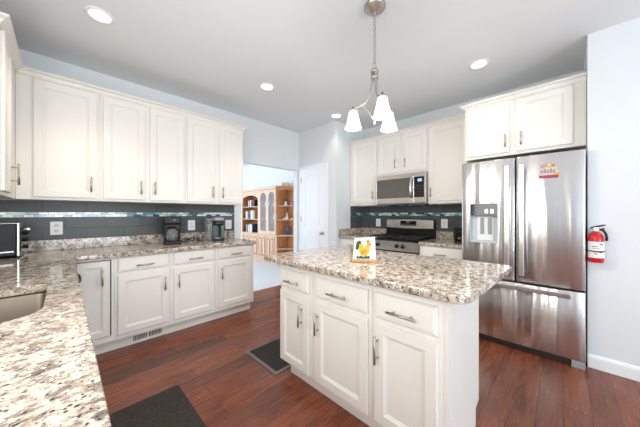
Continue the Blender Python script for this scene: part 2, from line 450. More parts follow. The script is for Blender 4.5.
# ------------------------------------------------------------------ cabinets
def bar_handle(parent, x, z, length, vert, y=0.0):
    """y is the front face the pull stands on"""
    r = 0.0065; off = 0.034
    mb = MB(); h = length/2
    if vert:
        mb.cyl((x, y-off, z-h), (x, y-off, z+h), r, n=10)
        for q in (-1, 1): mb.cyl((x, y, z+q*h*0.62), (x, y-off, z+q*h*0.62), r*0.75, n=8)
    else:
        mb.cyl((x-h, y-off, z), (x+h, y-off, z), r, n=10)
        for q in (-1, 1): mb.cyl((x+q*h*0.62, y, z), (x+q*h*0.62, y-off, z), r*0.75, n=8)
    mb.build('handle', M['nickel'], parent)

T = 0.02
def cabinet(name, label, cat, loc, rz, w, z0, z1, depth, doors, drawers, group=None, toe=None, mat='cab', filler=()):
    t = thing(name, label, cat, loc, rz, group)
    b = MB()
    b.box(0.0005, 0.018, 0.02, depth, z0, z1).box(w-0.018, w-0.0005, 0.02, depth, z0, z1)
    b.box(0.018, w-0.018, 0.02, depth, z0, z0+0.018).box(0.018, w-0.018, depth-0.012, depth, z0+0.018, z1)
    if toe is None: b.box(0.018, w-0.018, 0.02, depth-0.012, z1-0.018, z1)
    b.box(0.0005, w-0.0005, 0.0, 0.02, z0, z1)                                # face frame plate
    if toe:
        x0, x1, yt, zt = toe
        b.box(x0, x1, yt, yt+0.016, 0.002, zt)
    for f in filler: b.box(*f)
    b.build('body', M[mat], t)
    for (x0, x1, a, c, hx, hz, hl) in doors:
        d = MB().panel_front(x0, x1, a, c, -0.0005, -T, 0.056, 0.016, 0.010, 0.003).build('door', M[mat], t)
        if hx is not None: bar_handle(d, hx, hz, hl, True, -T)
    for (x0, x1, a, c, hx, hz, hl) in drawers:
        d = MB().panel_front(x0, x1, a, c, -0.0005, -T, 0.012, 0.006, -0.0025, 0.006).build('drawer', M[mat], t)
        bar_handle(d, hx, hz, hl, False, -T)
    return t

GA = 'cream base cabinets along the long tiled wall'
YB = 2.90; DB = 0.585
BZ0, BZ1 = 0.125, 0.874
def baseA(x0, x1, label, door, drw, hx_door):
    doors = [(door[0]-x0, door[1]-x0, 0.168, 0.702, hx_door-x0, 0.57, 0.14)]
    drawers = [(drw[0]-x0, drw[1]-x0, 0.733, 0.862, (drw[0]+drw[1])/2-x0, 0.782, 0.14)]
    return cabinet('base_cabinet', label, 'cabinet', (x0, YB, 0), 0, x1-x0, BZ0, BZ1, DB, doors, drawers, GA, (0, x1-x0, 0.088, BZ0))
baseA(0.318, 0.7705, 'cream base cabinet with one drawer above the floor register', (0.341, 0.748), (0.341, 0.748), 0.71)
baseA(0.7715, 1.2345, 'cream base cabinet with one drawer, middle of the long wall under the coffee makers', (0.794, 1.212), (0.794, 1.212), 0.836)
t3 = baseA(1.2355, 1.728, 'cream base cabinet with one drawer at the dining opening end', (1.258, 1.69), (1.258, 1.69), 1.294)
# corner unit: inset door inside dark gaps
t0 = thing('base_cabinet', 'narrow cream corner base cabinet whose door sits inside a dark gap', 'cabinet', (0.022, YB, 0), 0, GA)
b = MB()
b.box(0, 0.05, 0, 0.02, BZ0, BZ1).box(0.276, 0.295, 0, 0.02, BZ0, BZ1).box(0.05, 0.276, 0, 0.02, 0.855, BZ1).box(0.05, 0.276, 0, 0.02, BZ0, 0.175)
b.box(0.0, 0.018, 0.02, DB, BZ0, BZ1).box(0.277, 0.2945, 0.02, DB, BZ0, BZ1).box(0.018, 0.277, 0.02, DB, BZ0, BZ0+0.018)
b.box(0.05, 0.295, 0.088, 0.104, 0.002, BZ0)
b.build('body', M['cab'], t0)
MB().box(0.05, 0.276, 0.012, 0.019, 0.176, 0.854).build('gap_shade', M['dark'], t0)['label'] = 'dark shadow gap around the inset door'  # dark sheet painted in place of the shade behind the door
d = MB().panel_front(0.052, 0.266, 0.180, 0.848, 0.011, -0.010, 0.05, 0.016, 0.010, 0.003).build('door', M['cab'], t0)
bar_handle(d, 0.212, 0.71, 0.14, True, -0.010)

# wall cabinets, long wall
UZ0, UZ1 = 1.386, 2.41
YU = 3.188; DU = YA-YU-0.012
GU = 'cream wall cabinets along the long wall'
def upper(x0, x1, label, doors, filler=()):
    ds = [(a-x0, c-x0, 1.41, 2.398, h-x0, 1.535, 0.14) for a, c, h in doors]
    return cabinet('wall_cabinet', label, 'cabinet', (x0, YU, 0), 0, x1-x0, UZ0, UZ1, DU, ds, [], GU, None, 'cab', filler)
upper(-0.2745, 0.2405, 'cream wall cabinet with one broad door in the corner above the toaster oven', [(-0.179, 0.22, 0.178)])
upper(0.2415, 0.9965, 'cream two-door wall cabinet in the middle of the long wall', [(0.263, 0.603, 0.562), (0.644, 0.978, 0.685)])
upper(0.9975, 1.735, 'cream two-door wall cabinet above the coffee makers beside the dining opening', [(1.016, 1.346, 1.31), (1.397, 1.72, 1.435)])
# wall cabinet on the left wall (faces +X)
xc = -0.275
cabinet('wall_cabinet', 'cream wall cabinet on the sink wall, at right angles to the long cabinet row', 'cabinet', (xc, 2.44, 0), R(90), 3.1872-2.44, UZ0, UZ1, xc-XC-0.012,
        [(0.04, 0.345, 1.41, 2.398, 0.305, 1.542, 0.15)], [], None, None)

# crown mouldings
def crown(name, label, path, rev=False, z=2.4105):
    pr = [(0.001, 0), (0.010, 0.0), (0.010, 0.010), (0.016, 0.013), (0.020, 0.026), (0.036, 0.038), (0.046, 0.040), (0.046, 0.056), (0.001, 0.056)]
    P = [Vector(p) for p in path]; n = len(P); rows = []
    nor = []
    for i in range(n-1):
        d = (P[i+1]-P[i]).normalized(); nor.append(Vector((d.y, -d.x)))
    for i in range(n):
        if i == 0: m = nor[0]
        elif i == n-1: m = nor[-1]
        else:
            m = (nor[i-1]+nor[i]).normalized(); m = m / m.dot(nor[i])
        rows.append([(P[i].x+m.x*u, P[i].y+m.y*u, z+v) for u, v in pr])
    mb = MB(); V = mb.grid(rows, False, True); mb.bm.faces.new(V[0]); mb.bm.faces.new(V[-1][::-1])
    return tag(mb.build(name, M['cab']), label, 'crown molding')
# path direction chosen so that the outward side is to the right of travel
crown('crown_molding', 'stepped cream crown molding along the tops of the corner and long wall cabinets', [(XC+0.01, 2.44), (xc, 2.44), (xc, YU), (1.735, YU), (1.735, YA-0.01)])

# range wall (faces -X): local x = Y0 - Y
XU = 3.404; DUB = XB-XU-0.012
GB = 'white wall cabinets above the range'
def upperB(y1, y0, label, z0, doors):
    ds = [(y1-a, y1-c, za, zc, (y1-h) if h else None, hz, 0.13) for a, c, za, zc, h, hz in doors]
    return cabinet('wall_cabinet', label, 'cabinet', (XU, y1, 0), R(-90), y1-y0, z0, UZ1, DUB, ds, [], GB)
upperB(2.594, 2.0755, 'white one-door wall cabinet left of the microwave', UZ0+0.01, [(2.555, 2.09, 1.432, 2.40, 2.135, 1.555)])
upperB(2.0745, 1.3015, 'short white two-door cabinet above the microwave', 1.832, [(2.058, 1.714, 1.865, 2.40, 1.76, 1.985), (1.655, 1.318, 1.865, 2.40, 1.61, 1.985)])
upperB(1.3005, 0.80, 'white one-door wall cabinet between microwave and refrigerator', UZ0+0.01, [(1.285, 0.825, 1.432, 2.40, 1.255, 1.545)])
crown('crown_molding', 'white crown molding along the cabinets above the range', [(XU, 2.594), (XU, 0.797)])
XK = 3.14
cabinet('wall_cabinet', 'deep white two-door cabinet directly above the refrigerator', 'cabinet', (XK, 0.794, 0), R(-90), 0.794-YW-0.003, 1.856, UZ1, XB-XK-0.012,
        [(0.794-0.769, 0.794-0.391, 1.885, 2.398, 0.794-0.425, 2.00, 0.13), (0.794-0.339, 0.794+0.057, 1.885, 2.398, 0.794-0.30, 2.00, 0.13)], [], None, None, 'cab',
        [(0.862, 0.870, -0.006, 0.0, 1.86, 2.40), (0.885, 0.893, -0.006, 0.0, 1.86, 2.40), (0.908, 0.918, -0.006, 0.0, 1.86, 2.40)])
crown('crown_molding', 'white crown molding on the deep cabinet above the refrigerator', [(XB-0.32-0.06, 0.794), (XK, 0.794), (XK, YW+0.002)])

# range wall bases
XF = 3.12; DF = XB-XF-0.012
GR = 'white base cabinets beside the range'
def baseB(y1, y0, label, hx):
    w = y1-y0
    return cabinet('base_cabinet', label, 'cabinet', (XF, y1, 0), R(-90), w, BZ0, BZ1, DF,
        [(0.025, w-0.025, 0.168, 0.702, hx, 0.57, 0.14)], [(0.025, w-0.025, 0.733, 0.862, w/2, 0.782, 0.14)], GR, (0, w, 0.088, BZ0))
baseB(2.594, 2.066, 'white base cabinet in the corner left of the gas range', 0.45)
baseB(1.298, 0.785, 'white base cabinet between gas range and refrigerator', 0.07)

# island cabinets (face -X)
XI = 1.229
GI = 'cream island base cabinets'
def isl(y1, y0, label, dy, drwy, hy, toe, extra=()):
    return cabinet('base_cabinet', label, 'cabinet', (XI, y1, 0), R(-90), y1-y0, 0.10, BZ1, 0.565,
        [(y1-dy[0], y1-dy[1], 0.112, 0.664, y1-hy, 0.522, 0.15)], [(y1-drwy[0], y1-drwy[1], 0.692, 0.83, y1-(drwy[0]+drwy[1])/2, 0.751, 0.155)], GI, toe, 'cab', extra)
isl(1.638, 1.2645, 'cream island cabinet with one drawer at the mat end', (1.627, 1.299), (1.627, 1.299), 1.368,
    (0.075, 0.373, 0.04, 0.10), [(0.075, 0.091, 0.056, 0.54, 0.002, 0.10)])
isl(1.2635, 0.781, 'cream island cabinet with one drawer, middle of the three', (1.228, 0.805), (1.228, 0.805), 1.228-0.02-0.01, (0, 0.4825, 0.04, 0.10))
tr = isl(0.780, 0.397, 'cream island cabinet with one drawer at the paneled refrigerator end', (0.756, 0.422), (0.756, 0.422), 0.735, (0, 0.383, 0.04, 0.10))
MB().prism([(0.0, 0.002), (0.49, 0.002), (0.49, 0.09), (0.50, 0.105), (0.565, 0.115), (0.565, BZ1), (0, BZ1)], 'x', 0.3835, 0.4025).build('end_panel', M['cab'], tr)
MB().box(0.403, 0.409, 0.012, 0.018, 0.74, BZ1).build('scribe_strip', M['cab'], tr)

# ------------------------------------------------------------------ countertops
CT0, CT1 = 0.876, 0.914
SX0, SX1, SY0, SY1 = -0.50, -0.055, 1.30, 1.865
sink_hole = rounded([(SX0, SY0), (SX1, SY0), (SX1, SY1), (SX0, SY1)], [0.1, 0.12, 0.035, 0.035], 8)
ol = rounded([(XC+0.003, -0.6), (0.056, -0.6), (0.056, 2.847), (1.742, 2.847), (1.742, YA-0.003), (XC+0.003, YA-0.003)], [0, 0.03, 0.012, 0.01, 0, 0])
tag(slab('countertop', [ol, sink_hole[::-1]], CT0, CT1, M['granite']), 'speckled granite L-shaped countertop around the sink and along the long wall', 'countertop')
tag(slab('countertop', [rounded([(1.168, 0.29), (2.125, 0.245), (2.125, 1.815), (1.168, 1.815)], [0.085, 0.05, 0.03, 0.03], 8)], CT0, CT1, M['granite'], 0.006), 'speckled granite island countertop with rounded corners', 'countertop')
tag(slab('countertop', [rounded([(3.081, 2.068), (XB-0.003, 2.068), (XB-0.003, YR-0.003), (3.081, YR-0.003)], [0.005, 0, 0, 0])], CT0, CT1, M['granite']), 'short granite countertop in the corner left of the range', 'countertop')
tag(slab('countertop', [rounded([(3.081, 0.782), (XB-0.003, 0.782), (XB-0.003, 1.296), (3.081, 1.296)], [0.005, 0, 0, 0.005])], CT0, CT1, M['granite']), 'short granite countertop between range and refrigerator', 'countertop')
def splash(mb, label): return tag(mb.build('splash_strip', M['granite']), label, 'backsplash')
z0, z1 = CT1+0.001, 1.016
splash(MB().box(XC+0.024, 1.763, YA-0.022, YA-0.002, z0, z1, 0.002), 'low granite splash strip behind the coffee makers')
splash(MB().box(XC+0.002, XC+0.022, 0.2, YA-0.003, z0, z1, 0.002), 'low granite splash strip on the sink wall')
splash(MB().box(3.085, XB-0.024, YR-0.022, YR-0.002, z0, z1, 0.002), 'low granite splash strip on the side of the pantry wall')
splash(MB().box(XB-0.022, XB-0.002, 2.07, YR-0.003, z0, z1, 0.002), 'low granite splash strip behind the counter left of the range')
splash(MB().box(XB-0.022, XB-0.002, 0.785, 1.296, z0, z1, 0.002), 'low granite splash strip behind the counter beside the refrigerator')

# tile backsplashes: local x along the wall, local z up
def tiles(label, loc, rz, w, zones):
    t = thing('tile_backsplash', label, 'backsplash', loc, rz)
    for kind, a, c in zones:
        o = MB().box(0, w, -0.010, -0.001, 0, c-a).build('mosaic_band' if kind == 'm' else 'tile_field', M['mosaic' if kind == 'm' else 'tile'], t)
        o.location = (0, 0, a)
        if kind == 'm': o['label'] = 'band of teal and white glass mosaic'
B0, B1 = 1.232, 1.280
tiles('grey glass tile backsplash with teal mosaic band along the long wall', (XC+0.012, YA, 0), 0, 1.763-XC-0.012, [('t', 1.0165, B0), ('m', B0, B1), ('t', B1, 1.385)])
tiles('grey glass tile backsplash on the sink wall behind the toaster oven', (XC, 1.9, 0), R(90), YA-0.011-1.9, [('t', 1.0165, B0), ('m', B0, B1), ('t', B1, 1.385)])
tiles('grey glass tile backsplash with mosaic bands behind the gas range', (XB, YR-0.001, 0), R(-90), YR-0.785, [('t', 1.0165, B0), ('m', B0, B1), ('t', B1, 1.388)])
tiles('short grey glass tile backsplash on the side of the pantry wall', (3.40, YR, 0), 0, XB-3.40-0.012, [('t', 1.0165, B0), ('m', B0, B1), ('t', B1, 1.388)])
o = tiles('upper mosaic strip on the wall just under the microwave', (XB, 2.07, 0), R(-90), 0.765, [('m', 1.389, 1.436)])

# ------------------------------------------------------------------ sink
sk = thing('sink', 'undermount stainless steel sink bowl in the granite counter', 'sink', ((SX0+SX1)/2, (SY0+SY1)/2, 0))
cx, cy = (SX0+SX1)/2, (SY0+SY1)/2
def ring(k, z, g=0): return [((x-cx)*k, (y-cy)*k, z) for x, y in sink_hole]
mb = MB(); V = mb.grid([ring(1.06, 0.873), ring(1.0, 0.873), ring(0.985, 0.865), ring(0.965, 0.72), ring(0.93, 0.69), ring(0.86, 0.68), ring(0.1, 0.672)], True, True)
mb.bm.faces.new(V[-1][::-1])
mb.build('bowl', M['sinksteel'], sk)
MB().lathe([(0.05, 0.674), (0.045, 0.678), (0.03, 0.676), (0.028, 0.674)], (0, 0, 0)).build('drain', M['chrome'], sk)

# cabinets and dishwasher below the sink counter (seen only past the counter edge)
def baseC(y0, y1, label, nodoor=False):
    w = y1-y0
    return cabinet('base_cabinet', label, 'cabinet', (0.018, y0, 0), R(90), w, BZ0, BZ1, 0.018-XC-0.015,
        [(0.02, w/2-0.005, 0.168, 0.862, w/2-0.05, 0.70, 0.14), (w/2+0.005, w-0.02, 0.168, 0.862, w/2+0.05, 0.70, 0.14)], [], None, (0, w, 0.088, BZ0))
baseC(1.11, 2.12, 'cream sink base cabinet under the sink')
baseC(0.0, 1.109, 'cream base cabinet under the near end of the sink counter')
dw = thing('dishwasher', 'dishwasher under the corner counter, only its dark handle tip showing', 'dishwasher', (0.018, 2.135, 0), R(90))
MB().box(0, 0.60, 0.01, 0.58, 0.10, 0.868).build('tub', M['black'], dw)
dd = MB().box(0.002, 0.598, -0.022, 0.009, 0.11, 0.866, 0.004).build('door', M['steel_plain'], dw)
pts = [(0.06+0.48*i/16, -0.022-0.040*math.sin(math.pi*i/16)**0.5 if 0 < i < 16 else -0.022, 0.815) for i in range(17)]
MB().tube(pts, 0.008).build('handle', M['black'], dd)

# ------------------------------------------------------------------ refrigerator
XFR = 2.928
fy1, fy0 = 0.776, -0.128
fr = thing('refrigerator', 'stainless french-door refrigerator with water dispenser and bottom freezer', 'refrigerator', (XFR, fy1, 0), R(-90))
fw = fy1-fy0; split = fy1-0.322
MB().box(0.004, fw-0.004, 0.072, XB-XFR-0.02, 0.03, 1.775).build('cabinet_shell', M['dark'], fr)
def door_grid(name, x0, x1, z0, z1, bulge, hole=None, r=0.018):
    """rounded stainless door; front at y≈0, back at y=.07"""
    mb = MB()
    xs = sorted(set([x0, x0+0.004, x0+0.012] + [x0+(x1-x0)*i/14 for i in range(1, 14)] + [x1-0.012, x1-0.004, x1] + ([hole[0], hole[1]] if hole else [])))
    zs = [z0, z0+0.006] + ([hole[2], hole[3]] if hole else []) + [z1-0.006, z1]
    def yf(x, z):
        u = (x-x0)/(x1-x0); y = -bulge*(1-(2*u-1)**2)
        e = min(x-x0, x1-x)
        if e < r: y += (r-math.sqrt(max(0, r*r-(r-e)**2)))*0.8
        if z in (z0, z1): y += 0.004
        return y
    V = {}
    for i, x in enumerate(xs):
        for j, z in enumerate(zs): V[i, j] = mb.bm.verts.new((x, yf(x, z), z))
    for i in range(len(xs)-1):
        for j in range(len(zs)-1):
            if hole and hole[0]-1e-6 <= xs[i] < hole[1]-1e-6 and hole[2]-1e-6 <= zs[j] < hole[3]-1e-6: continue
            f = mb.bm.faces.new((V[i, j], V[i+1, j], V[i+1, j+1], V[i, j+1])); f.smooth = True
    # sides to the back
    n, m_ = len(xs)-1, len(zs)-1
    bd = [(i, 0) for i in range(n)] + [(n, j) for j in range(m_)] + [(i, m_) for i in range(n, 0, -1)] + [(0, j) for j in range(m_, 0, -1)]
    B = [mb.bm.verts.new((V[q].co.x, 0.068, V[q].co.z)) for q in bd]
    for k in range(len(bd)):
        k2 = (k+1) % len(bd); mb.bm.faces.new((V[bd[k]], V[bd[k2]], B[k2], B[k]))
    mb.bm.faces.new(B)
    return mb.build(name, M['steel'], fr)
hx0, hx1, hz0, hz1 = 0.082, 0.322, 0.975, 1.368
dl = door_grid('door', 0.002, split-0.004, 0.640, 1.787, 0.010, (hx0, hx1, hz0, hz1))
drr = door_grid('door', split+0.004, fw-0.002, 0.640, 1.787, 0.010)
dz_ = door_grid('freezer_drawer', 0.002, fw-0.002, 0.062, 0.625, 0.012)
# dispenser recess
dp = MB()
dp.box(hx0+0.001, hx1-0.001, 0.055, 0.060, hz0, hz1).box(hx0+0.001, hx0+0.005, -0.006, 0.055, hz0, hz1).box(hx1-0.005, hx1-0.001, -0.006, 0.055, hz0, hz1)
dp.box(hx0+0.005, hx1-0.005, -0.006, 0.055, hz1-0.006, hz1-0.001).box(hx0+0.005, hx1-0.005, -0.010, 0.055, hz0+0.001, hz0+0.02, 0.003)
dpo = dp.build('dispenser', flat(196, 204, 208), dl)
MB().box(hx0+0.006, hx1-0.006, 0.004, 0.054, 1.245, hz1-0.007).build('dispenser_display', M['blackgloss'], dl)
for i in range(2): MB().box(hx0+0.13+i*0.045, hx0+0.155+i*0.045, 0.0015, 0.004, 1.27, 1.31).build('display_icon', M['led'], dl)
MB().box(hx0+0.055, hx1-0.045, 0.044, 0.054, hz0+0.022, 1.236, 0.003).build('dispenser_plate', M['whiteplastic'], dl)
q = MB()
for x in (hx0+0.10, hx0+0.165): q.box(x-0.016, x+0.016, 0.030, 0.0435, 1.06, 1.225, 0.006)
q.build('dispenser_paddle', M['greyplastic'], dl)
# handles
def fhandle(parent, x, z0, z1, w=0.042):
    mb = MB(); mb.box(x-w/2, x+w/2, -0.060, -0.046, z0, z1, 0.006)
    for z in (z0+0.03, z1-0.03): mb.box(x-w/2+0.006, x+w/2-0.006, -0.047, 0.004, z-0.02, z+0.02, 0.003)
    mb.build('handle', M['steel_plain'], parent)
fhandle(dl, fy1-0.382, 0.70, 1.715); fhandle(drr, fy1-0.275, 0.70, 1.715)
mb = MB(); mb.box(0.07, fw-0.085, -0.062, -0.046, 0.572, 0.612, 0.006)
for x in (0.11, fw-0.125): mb.box(x-0.02, x+0.02, -0.047, 0.004, 0.578, 0.606, 0.003)
mb.build('handle', M['steel_plain'], dz_)
MB().box(0.072, fw-0.09, 0.02, 0.068, 0.012, 0.058).build('grille', M['dark'], fr)
mb = MB(); mb.box(fw-0.085, fw-0.004, 0.002, 0.068, 0.0, 0.058, 0.004)
mb.build('foot', M['greyplastic'], fr)
MB().box(0.0, 0.07, 0.02, 0.068, 0.0, 0.058, 0.004).build('foot', M['greyplastic'], fr)
# hinge caps
for x in (0.05, fw-0.05): MB().box(x-0.035, x+0.035, 0.072, 0.17, 1.7755, 1.80, 0.006).build('hinge_cap', M['dark'], fr)

# magnet on the right refrigerator door
mg = thing('fridge_magnet', 'small colourful lettered souvenir magnet high on the right refrigerator door', 'magnet', (XFR-0.0125, 0.094, 1.637), R(-90))
mb = MB().box(-0.06, 0.05, -0.005, 0, -0.058, 0.035, 0.004); mb.build('plaque', flat(206, 196, 190), mg)
MB().box(-0.062, 0.062, -0.008, -0.005, -0.06, -0.040, 0.002).build('red_base', flat(176, 52, 56), mg)['label'] = 'red strip along the lower edge'
for (x, z, c, r) in ((-0.035, 0.038, (200, 150, 120), 0.016), (0.004, 0.045, (222, 192, 110), 0.019), (0.03, 0.042, (220, 120, 96), 0.012), (0.052, -0.012, (226, 196, 150), 0.016), (0.048, -0.034, (224, 160, 96), 0.012)):
    MB().cyl((x, -0.005, z), (x, -0.010, z), r, r*0.7, 14).build('bump', flat(*c), mg)
mb = MB()
for i in range(5): mb.box(-0.05+i*0.019, -0.037+i*0.019, -0.009, -0.005, -0.022, 0.004 + 0.010*(i % 2), 0.001)
mb.build('relief_letter', flat(150, 140, 144), mg)

# ------------------------------------------------------------------ microwave
mw = thing('microwave', 'stainless over-the-range microwave with dark window and keypad', 'microwave', (3.33, 2.064, 1.412), R(-90))
mwW, mwH = 0.762, 0.414
MB().box(0, mwW, 0.03, 0.385, 0.0, mwH).build('body', M['greyplastic'], mw)
MB().box(0.01, mwW-0.01, 0.04, 0.37, -0.012, -0.001).build('underside_vent', M['greyplastic'], mw)
d = MB()
wx0, wx1, wz0, wz1 = 0.022, 0.570, 0.075, 0.352
d.box(0, wx0, 0, 0.029, 0, mwH, 0.003).box(wx1, 0.598, 0, 0.029, 0, mwH, 0.003).box(wx0, wx1, 0.0005, 0.029, 0, wz0).box(wx0, wx1, 0.0005, 0.029, wz1, mwH)
d = d.build('door', M['steel_plain'], mw)
MB().box(wx0, wx1, 0.006, 0.02, wz0, wz1).build('window', M['reflectgrey'], d)
pts = [(0.575, -0.005-0.045*math.sin(math.pi*i/12)**0.6 if 0 < i < 12 else 0.002, 0.075+0.275*i/12) for i in range(13)]
mb = MB().tube(pts, 0.018, 10); mb.build('handle', M['steel_plain'], d)
c = MB().box(0.600, mwW, 0, 0.029, 0, mwH, 0.003).build('control_frame', M['steel_plain'], mw)
c2 = MB().box(0.604, 0.738, -0.004, 0.001, 0.075, 0.352, 0.002).build('keypad', M['blackgloss'], c)
MB().box(0.655, 0.710, -0.006, -0.0035, 0.285, 0.325).build('clock_display', M['display'], c)
mb = MB()
for i in range(3):
    for j in range(4): mb.box(0.632+i*0.03, 0.652+i*0.03, -0.0055, -0.0035, 0.10+j*0.04, 0.118+j*0.04)
mb.build('keys', flat(52, 55, 60), c)

# ------------------------------------------------------------------ gas range
rg = thing('gas_range', 'stainless freestanding gas range with black cooktop and back console', 'range', (3.09, 2.061, 0), R(-90))
rw = 0.756
MB().box(0.002, rw-0.002, 0.035, 0.622, 0.04, 0.895).build('body', M['black'], rg)
MB().box(0.0, rw, 0.005, 0.56, 0.896, 0.918, 0.005).build('cooktop', M['blackgloss'], rg)
cp = MB().prism([(0.0, 0.770), (0.034, 0.770), (0.034, 0.894), (0.012, 0.894)], 'x', 0.0, rw).build('control_panel', M['steel_plain'], rg)
for x in (0.09, 0.18, 0.47, 0.555):
    kb = MB().cyl((x, 0.006, 0.834), (x, -0.012, 0.832), 0.026, 0.024).cyl((x, -0.012, 0.832), (x, -0.032, 0.829), 0.021, 0.018)
    kb.build('knob', M['black'], cp)
MB().box(0.002, rw-0.002, 0.004, 0.034, 0.742, 0.768).build('vent_slot', M['black'], rg)
od = MB().box(0.003, rw-0.003, -0.006, 0.034, 0.215, 0.740, 0.004).build('oven_door', M['steel_plain'], rg)
MB().box(0.14, rw-0.14, -0.009, -0.005, 0.33, 0.60).build('oven_window', M['blackgloss'], od)
mb = MB().cyl((0.05, -0.055, 0.70), (rw-0.05, -0.055, 0.70), 0.012)
for x in (0.08, rw-0.08): mb.cyl((x, -0.006, 0.70), (x, -0.055, 0.70), 0.009, n=10)
mb.build('handle', M['steel_plain'], od)
MB().box(0.003, rw-0.003, -0.004, 0.034, 0.045, 0.21, 0.004).build('storage_drawer', M['steel_plain'], rg)
# burners and grates
for (x, y, r) in ((0.16, 0.15, 0.045), (0.16, 0.41, 0.036), (0.378, 0.28, 0.04), (0.596, 0.15, 0.05), (0.596, 0.41, 0.036)):
    MB().lathe([(r+0.014, 0.0), (r+0.012, 0.006), (r, 0.008), (r, 0.016), (r*0.8, 0.02), (0.004, 0.021)], (x, y, 0.918), 20).build('burner', M['iron'], rg)
for (x0, x1) in ((0.03, 0.262), (0.266, 0.490), (0.494, 0.726)):
    g = MB(); zt = 0.950
    for x in (x0+0.008, x1-0.008): g.box(x-0.007, x+0.007, 0.03, 0.535, zt-0.012, zt, 0.002)
    for y in (0.037, 0.28, 0.528): g.box(x0+0.015, x1-0.015, y-0.007, y+0.007, zt-0.012, zt, 0.002)
    xm = (x0+x1)/2
    g.box(xm-0.006, xm+0.006, 0.044, 0.12, zt-0.010, zt+0.004).box(xm-0.006, xm+0.006, 0.18, 0.38, zt-0.010, zt+0.004).box(xm-0.006, xm+0.006, 0.44, 0.52, zt-0.010, zt+0.004)
    for y in (0.15, 0.41): g.box(x0+0.015, xm-0.04, y-0.006, y+0.006, zt-0.010, zt+0.004).box(xm+0.04, x1-0.015, y-0.006, y+0.006, zt-0.010, zt+0.004)
    for x in (x0+0.008, x1-0.008):
        for y in (0.04, 0.525): g.box(x-0.007, x+0.007, y-0.007, y+0.007, 0.918, zt-0.011)
    g.build('grate', M['iron'], rg)
bgd = MB().box(0.0, rw, 0.562, 0.622, 0.896, 1.045).box(0.005, rw-0.005, 0.575, 0.62, 1.045, 1.17, 0.006).build('backguard', M['black'], rg)
# curved stainless console face
rows = []
for i in range(13):
    u = i/12; x = 0.012+(rw-0.024)*u; bow = 0.020*(1-(2*u-1)**2)
    rows.append([(x, 0.574, 1.048-0.012*(1-(2*u-1)**2)), (x, 0.545-bow*0.3, 1.055-0.012*(1-(2*u-1)**2)), (x, 0.552-bow*0.3, 1.165+0.012*(1-(2*u-1)**2)), (x, 0.574, 1.182+0.012*(1-(2*u-1)**2))])
mb = MB(); V = mb.grid(rows, False, True); mb.bm.faces.new(V[0]); mb.bm.faces.new(V[-1][::-1])
cons = mb.build('console', M['steel_plain'], bgd)
MB().box(0.255, 0.50, 0.533, 0.545, 1.085, 1.155, 0.003).build('console_display', M['blackgloss'], bgd)
mb = MB()
for i in range(6): mb.box(0.275+i*0.036, 0.295+i*0.036, 0.531, 0.5335, 1.10, 1.108)
mb.box(0.35, 0.405, 0.531, 0.5335, 1.125, 1.145); mb.build('console_marks', flat(110, 140, 130), bgd)

# ------------------------------------------------------------------ pendant chandelier over the island
CHX, CHY = 1.551, 0.968
ch = thing('chandelier', 'three-light brushed nickel chandelier hanging over the island', 'chandelier', (CHX, CHY, 0))
MB().lathe([(0.075, 0.0), (0.075, -0.012), (0.068, -0.020), (0.040, -0.040), (0.022, -0.052), (0.010, -0.056), (0.008, -0.07)], (0, 0, H-0.001)).build('canopy', M['nickel'], ch)
mb = MB()
ztop, zbot = H-0.068, 2.345
nl = 15; L = (ztop-zbot)/nl
for i in range(nl):
    zc = ztop-(i+0.5)*L; pts = []
    for k in range(12):
        th = 2*math.pi*k/12; u, v = 0.008*math.cos(th), (L*0.62)*math.sin(th)
        pts.append((u, 0, zc+v) if i % 2 else (0, u, zc+v))
    mb.tube(pts, 0.0028, 6, True)
mb.build('chain', M['nickel'], ch)
hb = MB().lathe([(0.004, 2.300), (0.024, 2.294), (0.028, 2.284), (0.028, 2.276), (0.020, 2.270), (0.004, 2.266)][::-1], (0, 0, 0))
hb.lathe([(0.004, 2.250), (0.026, 2.246), (0.029, 2.236), (0.026, 2.226), (0.004, 2.222)][::-1], (0, 0, 0))
hb.tube([(0.020*math.cos(2*math.pi*k/16), 0, 2.322+0.024*math.sin(2*math.pi*k/16)) for k in range(16)], 0.003, 6, True)
hb.build('hub', M['nickel'], ch)
MB().lathe([(0.003, 1.905), (0.010, 1.915), (0.006, 1.93), (0.014, 1.94), (0.014, 1.95), (0.004, 1.958)], (0, 0, 0)).build('finial', M['nickel'], ch)
fwd = Vector((math.cos(R(44.3)), math.sin(R(44.3)))); rgt = Vector((math.sin(R(44.3)), -math.cos(R(44.3))))
RA = 0.158
dirs = []
for a in (-84, 36, 156):            # angles measured from the right, towards depth
    d2 = rgt*math.cos(R(a)) + fwd*math.sin(R(a)); dirs.append((d2.x, d2.y))
prof = [(a_, b_*0.87) for a_, b_ in [(0.020, 0), (0.030, -0.004), (0.033, -0.02), (0.038, -0.05), (0.045, -0.085), (0.053, -0.118), (0.058, -0.138), (0.061, -0.147), (0.058, -0.147), (0.050, -0.118), (0.042, -0.085), (0.035, -0.05), (0.030, -0.02), (0.018, -0.006)]]
ZS = 2.024
